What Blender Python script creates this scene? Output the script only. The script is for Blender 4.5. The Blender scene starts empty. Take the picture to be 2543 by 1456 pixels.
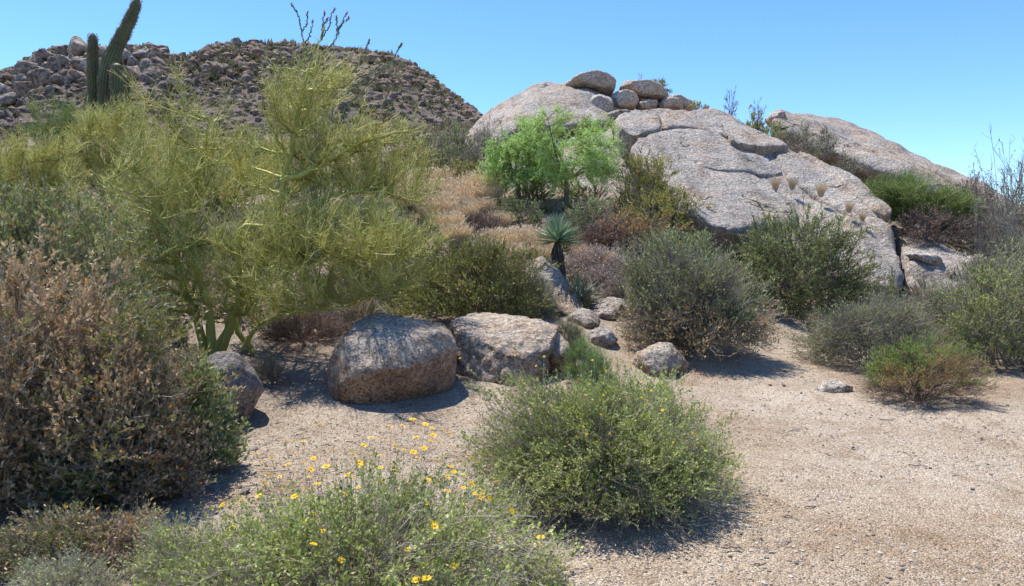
import bpy, bmesh, math, random
import numpy as np
from mathutils import Vector, Matrix
sc = bpy.context.scene
col = sc.collection
R = math.radians

# ---------------------------------------------------------------- camera
CAMZ, FPX, CU, CV, PITCH = 1.7, 1695.0, 1271.0, 728.0, math.atan(135 / 1695)
cam = bpy.data.cameras.new('camera'); cam.lens = FPX / 2542 * 36; cam.sensor_width = 36
cam.clip_start = 0.05; cam.clip_end = 6000
camo = bpy.data.objects.new('camera', cam); col.objects.link(camo)
camo.location = (0, 0, CAMZ); camo.rotation_euler = (R(90) - PITCH, 0, 0)
sc.camera = camo
sc.render.resolution_x, sc.render.resolution_y = 1024, 586
sc.view_settings.view_transform = 'Standard'; sc.view_settings.look = 'None'
sc.view_settings.gamma = 1; sc.view_settings.exposure = 0.66
sc.cycles.max_bounces = 6; sc.cycles.diffuse_bounces = 4; sc.cycles.transparent_max_bounces = 4
sc.cycles.caustics_reflective = False; sc.cycles.caustics_refractive = False

# ---------------------------------------------------------------- sky and sun
SUN_EL, SUN_AZ = 65.0, -38.0            # azimuth from +Y (away from camera), negative = to the left
sd = Vector((math.sin(R(SUN_AZ)) * math.cos(R(SUN_EL)), math.cos(R(SUN_AZ)) * math.cos(R(SUN_EL)), math.sin(R(SUN_EL))))
w = bpy.data.worlds.new('World'); sc.world = w; w.use_nodes = True
nt = w.node_tree; bg = nt.nodes['Background']
sky = nt.nodes.new('ShaderNodeTexSky'); sky.sky_type = 'NISHITA'; sky.sun_disc = False
sky.sun_elevation = R(SUN_EL); sky.sun_rotation = R(SUN_AZ)
sky.altitude = 600; sky.air_density = 1.0; sky.dust_density = 0.0; sky.ozone_density = 2.5
hs = nt.nodes.new('ShaderNodeHueSaturation'); hs.inputs['Saturation'].default_value = 1.12; hs.inputs['Value'].default_value = 1.0
nt.links.new(sky.outputs[0], hs.inputs['Color']); tn = nt.nodes.new('ShaderNodeMix'); tn.data_type = 'RGBA'; tn.blend_type = 'MULTIPLY'; tn.inputs[0].default_value = 1; tn.inputs[7].default_value = (.74, .90, 1.10, 1)
nt.links.new(hs.outputs[0], tn.inputs[6]); nt.links.new(tn.outputs[2], bg.inputs[0]); bg.inputs[1].default_value = 0.135
sl = bpy.data.lights.new('sun', 'SUN'); sl.energy = 4.9; sl.angle = R(0.53); sl.color = (1.0, 0.95, 0.87)
so = bpy.data.objects.new('sun', sl); col.objects.link(so)
so.rotation_euler = sd.to_track_quat('Z', 'Y').to_euler()

# ---------------------------------------------------------------- picture -> place
cp, sp = math.cos(PITCH), math.sin(PITCH)
def at(u, v, d):
    """the point at distance d (along +Y) seen at display pixel (u, v)"""
    x = (u - CU) / FPX; y = -(v - CV) / FPX
    dy = cp + y * sp; dz = -sp + y * cp
    return np.array([x / dy * d, d, CAMZ + dz / dy * d])
def ray(u, v):
    p = at(u, v, 1.0); return p[0], p[2] - CAMZ

# ---------------------------------------------------------------- ground height (thin plate through measured spots)
ctl = [(-6,2,0),(-3,2,0),(0,2,0),(3,2,0),(7,2,0),(-4,4.5,0),(0,4,0),(4,4,0),(8,5,0),(-1.5,6,0),(1,6.5,0),(3,6.5,0),(5,7,0),(-3,7,.05),
       (-20,5,.8),(-25,20,3),(20,5,0),(25,15,.6),(30,30,1.8),(-30,40,6.5),(30,60,2.4),(-45,60,9.5),(0,-12,0),(-20,-12,.2),(20,-12,0),(0,60,9.5),(12,60,3.2)]
px = [(530,890,8.8),(700,872,9.2),(1440,790,10),(1500,868,8.6),(1650,955,8.1),(1990,792,14.6),(1930,850,11.2),(1395,690,12),(1300,652,13),
      (1200,602,15),(1180,535,17),(1405,492,18),(1050,500,21),(1130,450,23),(1600,575,16.5),(1600,700,12),(2250,792,14.5),(2542,890,9.5),(1840,830,12),
      (2480,690,16),(2400,590,20),(2542,610,20),(0,720,10),(0,580,16),(250,610,16),(500,570,17),(800,560,17),(250,450,27),(0,455,28),
      (700,430,30),(1000,450,26),(1080,360,34),(1180,318,42),(2000,450,40),(2542,510,35),(900,350,42),(400,368,42),(0,360,42)]
for u, v, d in px:
    p = at(u, v, d); ctl.append(tuple(p))
ctl = np.array(ctl, float)
def _phi(r2): return 0.5 * r2 * np.log(r2 + 1e-9)
_n = len(ctl); _A = np.zeros((_n + 3, _n + 3))
_d2 = ((ctl[:, None, :2] - ctl[None, :, :2]) ** 2).sum(-1)
_A[:_n, :_n] = _phi(_d2) + np.eye(_n) * 1.5
_A[:_n, _n] = 1; _A[:_n, _n + 1:] = ctl[:, :2]; _A[_n:, :_n] = _A[:_n, _n:].T
_w = np.linalg.solve(_A, np.concatenate([ctl[:, 2], [0, 0, 0]]))
def H(x, y):
    x = np.atleast_1d(np.asarray(x, float)); y = np.atleast_1d(np.asarray(y, float))
    xc = np.clip(x, -45, 32); yc = np.clip(y, -14, 60)
    out = np.empty(x.size)
    xf, yf = xc.ravel(), yc.ravel()
    for i in range(0, x.size, 20000):
        a = slice(i, i + 20000)
        d2 = (xf[a, None] - ctl[None, :, 0]) ** 2 + (yf[a, None] - ctl[None, :, 1]) ** 2
        out[a] = _phi(d2) @ _w[:_n] + _w[_n] + _w[_n + 1] * xf[a] + _w[_n + 2] * yf[a]
    return out.reshape(x.shape)
def Hs(x, y): return float(H(x, y)[0])

# smooth value noise on numpy arrays
def vnoise(x, y, z=0.0, seed=0):
    x, y, z = np.broadcast_arrays(np.asarray(x, float), y, z)
    xi, yi, zi = np.floor(x).astype(np.int64), np.floor(y).astype(np.int64), np.floor(z).astype(np.int64)
    fx, fy, fz = x - xi, y - yi, z - zi
    fx, fy, fz = [f * f * (3 - 2 * f) for f in (fx, fy, fz)]
    def h(a, b, c):
        n = (a * 374761393 + b * 668265263 + c * 2147483647 + seed * 974711) & 0xffffffff
        n = ((n ^ (n >> 13)) * 1274126177) & 0xffffffff
        return ((n ^ (n >> 16)) & 0xffff) / 65535.0
    r = 0
    for i in (0, 1):
        for j in (0, 1):
            for k in (0, 1):
                r = r + h(xi + i, yi + j, zi + k) * np.where(i, fx, 1 - fx) * np.where(j, fy, 1 - fy) * np.where(k, fz, 1 - fz)
    return r
def fbm(x, y, z=0.0, o=4, seed=0):
    r, a, s = 0, 0.5, 1.0
    for i in range(o):
        r = r + a * (vnoise(np.asarray(x) * s, np.asarray(y) * s, np.asarray(z) * s, seed + i) - .5); a *= .5; s *= 2.03
    return r

# ---------------------------------------------------------------- materials
def newmat(name):
    m = bpy.data.materials.new(name); m.use_nodes = True
    n = m.node_tree.nodes; n.clear()
    return m, n, m.node_tree.links
def ramp(n, stops, interp='LINEAR'):
    r = n.new('ShaderNodeValToRGB'); r.color_ramp.interpolation = interp
    el = r.color_ramp.elements
    while len(el) < len(stops): el.new(0.5)
    for e, (p, c) in zip(el, stops):
        e.position = p; e.color = (*c, 1) if len(c) == 3 else c
    return r
def noise(n, l, vec, scale, detail=4, rough=.55, dist=0):
    t = n.new('ShaderNodeTexNoise'); t.inputs['Scale'].default_value = scale; t.inputs['Detail'].default_value = detail
    t.inputs['Roughness'].default_value = rough; t.inputs['Distortion'].default_value = dist
    l.new(vec, t.inputs['Vector']); return t
def mixc(n, l, a, b, f, mode='MIX'):
    m = n.new('ShaderNodeMix'); m.data_type = 'RGBA'; m.blend_type = mode
    for sock, val in ((m.inputs[0], f), (m.inputs[6], a), (m.inputs[7], b)):
        if hasattr(val, 'links'): l.new(val, sock)
        elif isinstance(val, (int, float)): sock.default_value = val
        else: sock.default_value = (*val, 1)
    return m.outputs[2]

def leaf_mat(name, cols, trans=.3, rough=.55, spec=.25, cl=.35):
    m, n, l = newmat(name)
    a = n.new('ShaderNodeAttribute'); a.attribute_name = 'tone'
    k = len(cols); r = ramp(n, [(i / max(1, k - 1), c) for i, c in enumerate(cols)])
    l.new(a.outputs['Fac'], r.inputs[0])
    g = n.new('ShaderNodeNewGeometry')
    ns = noise(n, l, g.outputs['Position'], 1.7, 3)
    vr = ramp(n, [(.3, (1 - cl,) * 3), (.7, (1 + cl * .5,) * 3)]); l.new(ns.outputs[0], vr.inputs[0])
    c = mixc(n, l, r.outputs[0], vr.outputs[0], 1.0, 'MULTIPLY')
    p = n.new('ShaderNodeBsdfPrincipled'); p.inputs['Roughness'].default_value = rough
    p.inputs['Specular IOR Level'].default_value = spec
    l.new(c, p.inputs['Base Color'])
    o = n.new('ShaderNodeOutputMaterial')
    if trans > 0:
        t = n.new('ShaderNodeBsdfTranslucent'); l.new(c, t.inputs[0])
        mx = n.new('ShaderNodeMixShader'); mx.inputs[0].default_value = trans
        l.new(p.outputs[0], mx.inputs[1]); l.new(t.outputs[0], mx.inputs[2]); l.new(mx.outputs[0], o.inputs[0])
    else: l.new(p.outputs[0], o.inputs[0])
    return m

def rock_mat(name, scale=1.0, lichen=0.0, warm=.5, dark=.4, bumpd=.03, val=1.0, under=0.0, streak=0.0, cracks=0.0, tint=None):
    """coarse granite: grey to tan crust, crystals, dark varnish, optional lichen and browner sides and underside"""
    m, n, l = newmat(name)
    tc = n.new('ShaderNodeTexCoord'); mp = n.new('ShaderNodeMapping'); mp.inputs['Scale'].default_value = (scale,) * 3
    l.new(tc.outputs['Object'], mp.inputs[0]); vec = mp.outputs[0]
    g1 = [c * val for c in (.45, .415, .385)]; g2 = [c * val for c in (.32, .30, .29)]; tan = [c * val for c in (.36, .265, .20)]
    n1 = noise(n, l, vec, .55, 6, .6, .3); r1 = ramp(n, [(.35, tuple(g2)), (.62, tuple(g1))]); l.new(n1.outputs[0], r1.inputs[0])
    n2 = noise(n, l, vec, 1.1, 5, .6); r2 = ramp(n, [(.5 - .2 * warm, (0, 0, 0)), (.85 - .2 * warm, (1, 1, 1))]); l.new(n2.outputs[0], r2.inputs[0])
    c = mixc(n, l, r1.outputs[0], tuple(tan), r2.outputs[0])
    if under > 0:      # brown mottling on faces that turn away from straight up
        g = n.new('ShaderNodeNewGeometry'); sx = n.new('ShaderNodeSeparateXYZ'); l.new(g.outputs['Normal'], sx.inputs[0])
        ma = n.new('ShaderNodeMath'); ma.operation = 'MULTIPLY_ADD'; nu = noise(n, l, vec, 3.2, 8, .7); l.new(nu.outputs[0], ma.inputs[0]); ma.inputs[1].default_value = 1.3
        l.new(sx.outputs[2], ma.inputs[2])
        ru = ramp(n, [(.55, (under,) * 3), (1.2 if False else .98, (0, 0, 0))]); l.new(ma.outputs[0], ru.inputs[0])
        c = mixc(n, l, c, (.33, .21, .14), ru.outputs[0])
    # dark varnish blotches and small dark knobs
    n3 = noise(n, l, vec, 2.3, 8, .68, .4); r3 = ramp(n, [(.52, (0, 0, 0)), (.7, (dark,) * 3)]); l.new(n3.outputs[0], r3.inputs[0])
    c = mixc(n, l, c, (.10 * val, .085 * val, .075 * val), r3.outputs[0])
    # crystals
    v1 = n.new('ShaderNodeTexVoronoi'); v1.inputs['Scale'].default_value = 42; l.new(vec, v1.inputs['Vector'])
    sp_ = n.new('ShaderNodeSeparateColor'); l.new(v1.outputs['Color'], sp_.inputs[0])
    rc = ramp(n, [(0, (.42,) * 3), (.2, (.78,) * 3), (.5, (1.05, 1.03, 1.0)), (.8, (1.25,) * 3), (1, (1.6, 1.57, 1.52))]); l.new(sp_.outputs[0], rc.inputs[0])
    c = mixc(n, l, c, rc.outputs[0], 1.0, 'MULTIPLY')
    n7 = noise(n, l, vec, 13, 8, .75); r7 = ramp(n, [(.36, (.60, .57, .55)), (.5, (1.05, 1.05, 1.05)), (.68, (1.25, 1.23, 1.2))]); l.new(n7.outputs[0], r7.inputs[0])
    c = mixc(n, l, c, r7.outputs[0], .9, 'MULTIPLY')
    v9 = n.new('ShaderNodeTexVoronoi'); v9.inputs['Scale'].default_value = 4.2; l.new(vec, v9.inputs['Vector']); r9 = ramp(n, [(.07, (1, 1, 1)), (.13, (0, 0, 0))]); l.new(v9.outputs['Distance'], r9.inputs[0])
    s9 = n.new('ShaderNodeSeparateColor'); l.new(v9.outputs['Color'], s9.inputs[0]); m9 = n.new('ShaderNodeMath'); m9.operation = 'MULTIPLY'; l.new(r9.outputs[0], m9.inputs[0]); l.new(s9.outputs[0], m9.inputs[1])
    c = mixc(n, l, c, (.12 * val, .10 * val, .085 * val), m9.outputs[0])
    if streak > 0:
        ms = n.new('ShaderNodeMapping'); ms.inputs['Scale'].default_value = (scale * 1.6, scale * .22, scale * .22); l.new(tc.outputs['Object'], ms.inputs[0])
        n8 = noise(n, l, ms.outputs[0], 1.6, 7, .65, .7); r8 = ramp(n, [(.5, (0, 0, 0)), (.66, (streak,) * 3)]); l.new(n8.outputs[0], r8.inputs[0])
        c = mixc(n, l, c, (.13 * val, .12 * val, .12 * val), r8.outputs[0])
    if tint: c = mixc(n, l, c, tint, 1.0, 'MULTIPLY')
    if lichen > 0:
        nm = noise(n, l, vec, .35, 2); rm = ramp(n, [(.56, (0, 0, 0)), (.68, (1, 1, 1))]); l.new(nm.outputs[0], rm.inputs[0])
        nl = noise(n, l, vec, 7, 6, .7, .6); rl = ramp(n, [(.52, (0, 0, 0)), (.6, (lichen,) * 3)]); l.new(nl.outputs[0], rl.inputs[0])
        mm = n.new('ShaderNodeMath'); mm.operation = 'MULTIPLY'; l.new(rm.outputs[0], mm.inputs[0]); l.new(rl.outputs[0], mm.inputs[1])
        nc = noise(n, l, vec, 2.0, 2); rr = ramp(n, [(.45, (.40, .38, .17)), (.6, (.50, .30, .06))]); l.new(nc.outputs[0], rr.inputs[0])
        c = mixc(n, l, c, rr.outputs[0], mm.outputs[0])
    b1 = noise(n, l, vec, 9, 8, .72); v2 = n.new('ShaderNodeTexVoronoi'); v2.inputs['Scale'].default_value = 14; v2.feature = 'SMOOTH_F1'; l.new(vec, v2.inputs['Vector'])
    b2 = noise(n, l, vec, 38, 4, .7)
    ad = n.new('ShaderNodeMath'); ad.operation = 'MULTIPLY_ADD'; l.new(v2.outputs['Distance'], ad.inputs[0]); ad.inputs[1].default_value = .5; l.new(b1.outputs[0], ad.inputs[2])
    ad2 = n.new('ShaderNodeMath'); ad2.operation = 'MULTIPLY_ADD'; l.new(b2.outputs[0], ad2.inputs[0]); ad2.inputs[1].default_value = .45; l.new(ad.outputs[0], ad2.inputs[2])
    hgt = ad2.outputs[0]
    if cracks > 0:
        nd = noise(n, l, vec, 1.3, 5, .6); va = n.new('ShaderNodeVectorMath'); va.operation = 'MULTIPLY_ADD'; l.new(nd.outputs['Color'], va.inputs[0]); va.inputs[1].default_value = (1.1,) * 3; l.new(vec, va.inputs[2])
        vc = n.new('ShaderNodeTexVoronoi'); vc.feature = 'DISTANCE_TO_EDGE'; vc.inputs['Scale'].default_value = cracks; l.new(va.outputs[0], vc.inputs['Vector'])
        rk = ramp(n, [(0, (1, 1, 1)), (.009, (0, 0, 0))]); l.new(vc.outputs['Distance'], rk.inputs[0])
        nk = noise(n, l, vec, .8, 2); rk2 = ramp(n, [(.53, (0, 0, 0)), (.6, (1, 1, 1))]); l.new(nk.outputs[0], rk2.inputs[0])
        mk = n.new('ShaderNodeMath'); mk.operation = 'MULTIPLY'; l.new(rk.outputs[0], mk.inputs[0]); l.new(rk2.outputs[0], mk.inputs[1])
        c = mixc(n, l, c, (.05, .045, .04), mk.outputs[0])
        mh = n.new('ShaderNodeMath'); mh.operation = 'MULTIPLY_ADD'; l.new(mk.outputs[0], mh.inputs[0]); mh.inputs[1].default_value = -1.2; l.new(hgt, mh.inputs[2]); hgt = mh.outputs[0]
    bu = n.new('ShaderNodeBump'); bu.inputs['Distance'].default_value = bumpd / scale; bu.inputs['Strength'].default_value = 1.0
    l.new(hgt, bu.inputs['Height'])
    p = n.new('ShaderNodeBsdfPrincipled'); p.inputs['Roughness'].default_value = .92; p.inputs['Specular IOR Level'].default_value = .2
    l.new(c, p.inputs['Base Color']); l.new(bu.outputs[0], p.inputs['Normal'])
    o = n.new('ShaderNodeOutputMaterial'); l.new(p.outputs[0], o.inputs[0])
    return m

def ground_mat(name):
    m, n, l = newmat(name)
    g = n.new('ShaderNodeNewGeometry'); vec = g.outputs['Position']
    n1 = noise(n, l, vec, .45, 6, .6, .5)
    r1 = ramp(n, [(.36, (.35, .29, .215)), (.46, (.405, .355, .28)), (.56, (.44, .398, .328)), (.68, (.50, .465, .40))]); l.new(n1.outputs[0], r1.inputs[0])
    n2 = noise(n, l, vec, 3.1, 8, .7, .3); r2 = ramp(n, [(.36, (.80, .74, .68)), (.5, (1, 1, 1)), (.72, (1.06,) * 3)]); l.new(n2.outputs[0], r2.inputs[0])
    c = mixc(n, l, r1.outputs[0], r2.outputs[0], 1, 'MULTIPLY')
    v = n.new('ShaderNodeTexVoronoi'); v.inputs['Scale'].default_value = 95; l.new(vec, v.inputs['Vector'])
    s = n.new('ShaderNodeSeparateColor'); l.new(v.outputs['Color'], s.inputs[0])
    rc = ramp(n, [(0, (.34, .27, .23)), (.14, (.62, .55, .5)), (.4, (.92, .82, .74)), (.65, (1.08, .98, .9)), (.85, (1.2, 1.0, .86)), (1, (1.5, 1.5, 1.48))]); l.new(s.outputs[0], rc.inputs[0])
    c = mixc(n, l, c, rc.outputs[0], .85, 'MULTIPLY')
    v3 = n.new('ShaderNodeTexVoronoi'); v3.inputs['Scale'].default_value = 210; l.new(vec, v3.inputs['Vector'])
    s3 = n.new('ShaderNodeSeparateColor'); l.new(v3.outputs['Color'], s3.inputs[0])
    rc3 = ramp(n, [(0, (.6, .55, .5)), (.3, (.95,) * 3), (1, (1.15,) * 3)]); l.new(s3.outputs[1], rc3.inputs[0])
    c = mixc(n, l, c, rc3.outputs[0], .8, 'MULTIPLY')
    # dry litter among the shrubs, up the slope and off the open gravel
    at_ = n.new('ShaderNodeAttribute'); at_.attribute_name = 'litter'
    nl = noise(n, l, vec, 6, 8, .8); ml = n.new('ShaderNodeMath'); ml.operation = 'ADD'; l.new(nl.outputs[0], ml.inputs[0]); l.new(at_.outputs['Fac'], ml.inputs[1])
    rl = ramp(n, [(.75, (0, 0, 0)), (1.0, (.9,) * 3)]); l.new(ml.outputs[0], rl.inputs[0])
    nl2 = noise(n, l, vec, 30, 6, .8); rl2 = ramp(n, [(.35, (.10, .08, .06)), (.5, (.24, .19, .15)), (.65, (.36, .30, .25))]); l.new(nl2.outputs[0], rl2.inputs[0])
    c = mixc(n, l, c, rl2.outputs[0], rl.outputs[0])
    b = noise(n, l, vec, 22, 6, .75)
    iv = n.new('ShaderNodeMath'); iv.operation = 'MULTIPLY_ADD'; l.new(v.outputs['Distance'], iv.inputs[0]); iv.inputs[1].default_value = -1.1; l.new(b.outputs[0], iv.inputs[2])
    bu = n.new('ShaderNodeBump'); bu.inputs['Distance'].default_value = .012; l.new(iv.outputs[0], bu.inputs['Height'])
    p = n.new('ShaderNodeBsdfPrincipled'); p.inputs['Roughness'].default_value = .95; p.inputs['Specular IOR Level'].default_value = .15
    l.new(c, p.inputs['Base Color']); l.new(bu.outputs[0], p.inputs['Normal'])
    o = n.new('ShaderNodeOutputMaterial'); l.new(p.outputs[0], o.inputs[0])
    return m

def hill_mat(name):
    m, n, l = newmat(name)
    g = n.new('ShaderNodeNewGeometry'); vec = g.outputs['Position']
    n1 = noise(n, l, vec, .12, 8, .7, .5)
    r1 = ramp(n, [(.35, (.17, .14, .115)), (.5, (.24, .195, .16)), (.62, (.20, .18, .12)), (.75, (.17, .165, .10))]); l.new(n1.outputs[0], r1.inputs[0])
    n2 = noise(n, l, vec, 1.4, 6, .75); r2 = ramp(n, [(.35, (.4,) * 3), (.5, (1,) * 3), (.68, (1.6, 1.5, 1.4))]); l.new(n2.outputs[0], r2.inputs[0])
    c = mixc(n, l, r1.outputs[0], r2.outputs[0], .85, 'MULTIPLY')
    bu = n.new('ShaderNodeBump'); bu.inputs['Distance'].default_value = 1.0; l.new(n2.outputs[0], bu.inputs['Height'])
    p = n.new('ShaderNodeBsdfPrincipled'); p.inputs['Roughness'].default_value = .95; p.inputs['Specular IOR Level'].default_value = .1
    l.new(c, p.inputs['Base Color']); l.new(bu.outputs[0], p.inputs['Normal'])
    o = n.new('ShaderNodeOutputMaterial'); l.new(p.outputs[0], o.inputs[0])
    return m

# ---------------------------------------------------------------- mesh helpers
def mk_mesh(name, verts, faces, mat=None, tone=None, smooth=True, attr='tone', mi=None):
    """faces: one (M,k) int array or a list of such arrays with different k"""
    if not isinstance(faces, list): faces = [faces]
    faces = [np.asarray(f, np.int32) for f in faces if len(f)]
    me = bpy.data.meshes.new(name)
    verts = np.asarray(verts, np.float32)
    me.vertices.add(len(verts)); me.vertices.foreach_set('co', verts.ravel())
    nl = sum(f.size for f in faces); npol = sum(len(f) for f in faces)
    me.loops.add(nl); me.loops.foreach_set('vertex_index', np.concatenate([f.ravel() for f in faces]))
    me.polygons.add(npol)
    tot = np.concatenate([np.full(len(f), f.shape[1], np.int32) for f in faces])
    st = np.concatenate([[0], np.cumsum(tot)[:-1]]).astype(np.int32)
    me.polygons.foreach_set('loop_start', st)
    if mi is not None: me.polygons.foreach_set('material_index', np.asarray(mi, np.int32))
    me.update(calc_edges=True)
    if tone is not None:
        a = me.attributes.new(attr, 'FLOAT', 'POINT'); a.data.foreach_set('value', np.asarray(tone, np.float32))
    me.polygons.foreach_set('use_smooth', np.full(npol, smooth))
    if mat is not None:
        for mm in (mat if isinstance(mat, (list, tuple)) else [mat]): me.materials.append(mm)
    return me
def link(name, data, parent=None, loc=None):
    o = bpy.data.objects.new(name, data); col.objects.link(o)
    if parent is not None: o.parent = parent
    if loc is not None: o.location = loc
    return o
def tag(o, label, cat, group=None, kind=None):
    if label: o['label'] = label
    if cat: o['category'] = cat
    if group: o['group'] = group
    if kind: o['kind'] = kind
    return o
def thing(name, label, cat, loc, group=None, rz=0.0):
    o = link(name, None, None, loc); o.rotation_euler = (0, 0, rz); o.empty_display_size = .2
    return tag(o, label, cat, group)
def copy_thing(src, label=None, group=None):
    r = src.copy(); col.objects.link(r)
    for ch in list(src.children):
        c = ch.copy(); col.objects.link(c); c.parent = r
        for g in list(ch.children):
            d = g.copy(); col.objects.link(d); d.parent = c
    if label: r['label'] = label
    if group: r['group'] = group
    return r

def tubes(P, Rr, sides=3):
    """P (N,K,3) paths, Rr (N,K) radii -> verts, quads"""
    P = np.asarray(P, float); N, K, _ = P.shape
    T = np.gradient(P, axis=1); T /= np.linalg.norm(T, axis=2, keepdims=True) + 1e-12
    ax = np.argmin(np.abs(T.mean(1)), axis=1); ref = np.eye(3)[ax][:, None, :]
    A = np.cross(T, np.broadcast_to(ref, T.shape)); A /= np.linalg.norm(A, axis=2, keepdims=True) + 1e-12
    B = np.cross(T, A)
    th = np.arange(sides) * 2 * np.pi / sides
    V = P[:, :, None, :] + Rr[:, :, None, None] * (np.cos(th)[None, None, :, None] * A[:, :, None, :] + np.sin(th)[None, None, :, None] * B[:, :, None, :])
    idx = np.arange(N * K * sides).reshape(N, K, sides)
    a = idx[:, :-1, :]; b = np.roll(a, -1, axis=2); d = idx[:, 1:, :]; c = np.roll(d, -1, axis=2)
    return V.reshape(-1, 3), np.stack([a, b, c, d], -1).reshape(-1, 4)
def bez(P0, P1, P2, K):
    t = np.linspace(0, 1, K)[None, :, None]
    return (1 - t) ** 2 * P0[:, None] + 2 * t * (1 - t) * P1[:, None] + t ** 2 * P2[:, None]
def unit(v): return v / (np.linalg.norm(v, axis=-1, keepdims=True) + 1e-12)
def leaves(pos, d, nrm, L, W):
    """one rhombic leaf per row"""
    d = unit(d); s = unit(np.cross(d, nrm)); n2 = np.cross(s, d)
    L = np.broadcast_to(L, len(pos))[:, None]; W = np.broadcast_to(W, len(pos))[:, None]
    m = pos + d * L * .48
    V = np.stack([pos, m + s * W * .5 + n2 * W * .12, pos + d * L, m - s * W * .5 + n2 * W * .12], 1)
    return V.reshape(-1, 3), np.arange(len(pos) * 4).reshape(-1, 4)
class Acc:
    def __init__(s): s.v = []; s.f = []; s.t = []; s.n = 0
    def add(s, vf, tone=.5):
        v, f = vf
        s.v.append(v); s.f.append(np.asarray(f) + s.n); s.n += len(v)
        t = np.asarray(tone, float).ravel()
        s.t.append(np.full(len(v), float(t[0])) if t.size == 1 else np.repeat(t, len(v) // len(t)))
        return s
    def mesh(s, name, mat, smooth=True):
        fs = {}
        for f in s.f: fs.setdefault(f.shape[1], []).append(f)
        return mk_mesh(name, np.concatenate(s.v), [np.concatenate(x) for x in fs.values()], mat, np.concatenate(s.t), smooth)

def slit(paths):      # a random point and tangent on random paths
    pass

# ---------------------------------------------------------------- rocks
def tex(kind, size, **k):
    t = bpy.data.textures.new('t', kind); 
    if hasattr(t, 'noise_scale'): t.noise_scale = size
    for a, b in k.items(): setattr(t, a, b)
    return t
def remeshed(shells, voxel, smooth, disps):
    """shells: list of ('hull', pts) or ('prism', top, bottom); returns verts, polys after remesh, smoothing and displacement"""
    bm = bmesh.new()
    for s in shells:
        if s[0] == 'hull':
            b2 = bmesh.new()
            for p in s[1]: b2.verts.new(p)
            r = bmesh.ops.convex_hull(b2, input=b2.verts)
            bmesh.ops.delete(b2, geom=[g for g in r['geom_interior'] if isinstance(g, bmesh.types.BMVert)], context='VERTS')
            tmp = bpy.data.meshes.new('tmp'); b2.to_mesh(tmp); b2.free(); bm.from_mesh(tmp); bpy.data.meshes.remove(tmp)
        else:
            top = [bm.verts.new(p) for p in s[1]]; bot = [bm.verts.new(p) for p in s[2]]
            bm.faces.new(top); bm.faces.new(bot[::-1]); k = len(top)
            for i in range(k): bm.faces.new((top[i], bot[i], bot[(i + 1) % k], top[(i + 1) % k]))
    bmesh.ops.recalc_face_normals(bm, faces=bm.faces)
    bmesh.ops.triangulate(bm, faces=[f for f in bm.faces if len(f.verts) > 4])
    me = bpy.data.meshes.new('tmp'); bm.to_mesh(me); bm.free()
    o = bpy.data.objects.new('tmp', me); col.objects.link(o)
    m = o.modifiers.new('r', 'REMESH'); m.mode = 'VOXEL'; m.voxel_size = voxel
    m = o.modifiers.new('s', 'SMOOTH'); m.iterations = smooth; m.factor = .5
    for (kind, size, strength, kw) in disps:
        m = o.modifiers.new('d', 'DISPLACE'); m.texture = tex(kind, size, **kw); m.texture_coords = 'GLOBAL'; m.strength = strength; m.mid_level = .5
    dg = bpy.context.evaluated_depsgraph_get(); dg.update()
    out = bpy.data.meshes.new_from_object(o.evaluated_get(dg)); bpy.data.objects.remove(o)
    return out
def rock(name, label, cat, shells, mat, voxel=.05, smooth=8, disps=None, group=None, parent=None, base=None, kind=None):
    if disps is None: disps = [('CLOUDS', .35, .06, {'noise_depth': 4})]
    me = remeshed(shells, voxel, smooth, disps)
    n = len(me.vertices); co = np.empty(n * 3, np.float32); me.vertices.foreach_get('co', co); co = co.reshape(-1, 3)
    if parent is not None: org = np.array(parent.location)
    else: org = np.array([(co[:, 0].min() + co[:, 0].max()) / 2, (co[:, 1].min() + co[:, 1].max()) / 2, co[:, 2].min()])
    me.vertices.foreach_set('co', (co - org).astype(np.float32).ravel()); me.update()
    me.polygons.foreach_set('use_smooth', np.ones(len(me.polygons), bool)); me.materials.clear(); me.materials.append(mat); me.name = name
    o = link(name, me, parent, None if parent is not None else tuple(org))
    if parent is None: tag(o, label, cat, group, kind)
    return o
# ---------------------------------------------------------------- ground sheet
def axis(a, b, fine0, fine1, s0, g):
    xs = list(np.arange(fine0, fine1, s0)); x, s = fine1, s0
    while x < b: xs.append(x); s *= g; x += s
    xs.append(b); x, s = fine0, s0; lo = []
    while x > a: s *= g; x -= s; lo.append(max(x, a))
    return np.array(sorted(set(lo)) + xs)
gx = axis(-2500, 2500, -5, 6, .045, 1.045); gy = axis(-400, 2500, 1.6, 9, .045, 1.035)
X, Y = np.meshgrid(gx, gy, indexing='ij')
def ghill_drop(x, y):       # the ground sinks under the hills sheet
    s = x / np.maximum(y, 1)
    return np.clip(y - 47, 0, 60) * .35 * (s < .6)
Z = H(X, Y) + np.where(np.hypot(X, Y) < 60, fbm(X * 1.1, Y * 1.1, 0, 3, 5) * .07 + fbm(X * 6, Y * 6, 0, 3, 9) * .022, 0) - ghill_drop(X, Y)
for (hx, hy, hr, hd) in ((3.9, 6.6, .16, -.03), (4.3, 5.6, .3, -.02), (2.1, 5.2, .4, .015), (3.0, 4.2, .5, .02)):
    Z += hd * np.exp(-((X - hx) ** 2 + (Y - hy) ** 2) / hr ** 2)
ni, nj = X.shape; idx = np.arange(ni * nj).reshape(ni, nj)
F = np.stack([idx[:-1, :-1], idx[1:, :-1], idx[1:, 1:], idx[:-1, 1:]], -1).reshape(-1, 4)
def sstep(a, b, x): t = np.clip((x - a) / (b - a), 0, 1); return t * t * (3 - 2 * t)
op = sstep(-2.6, -1.2, X) * (1 - sstep(8.6, 10.5, Y))
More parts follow.
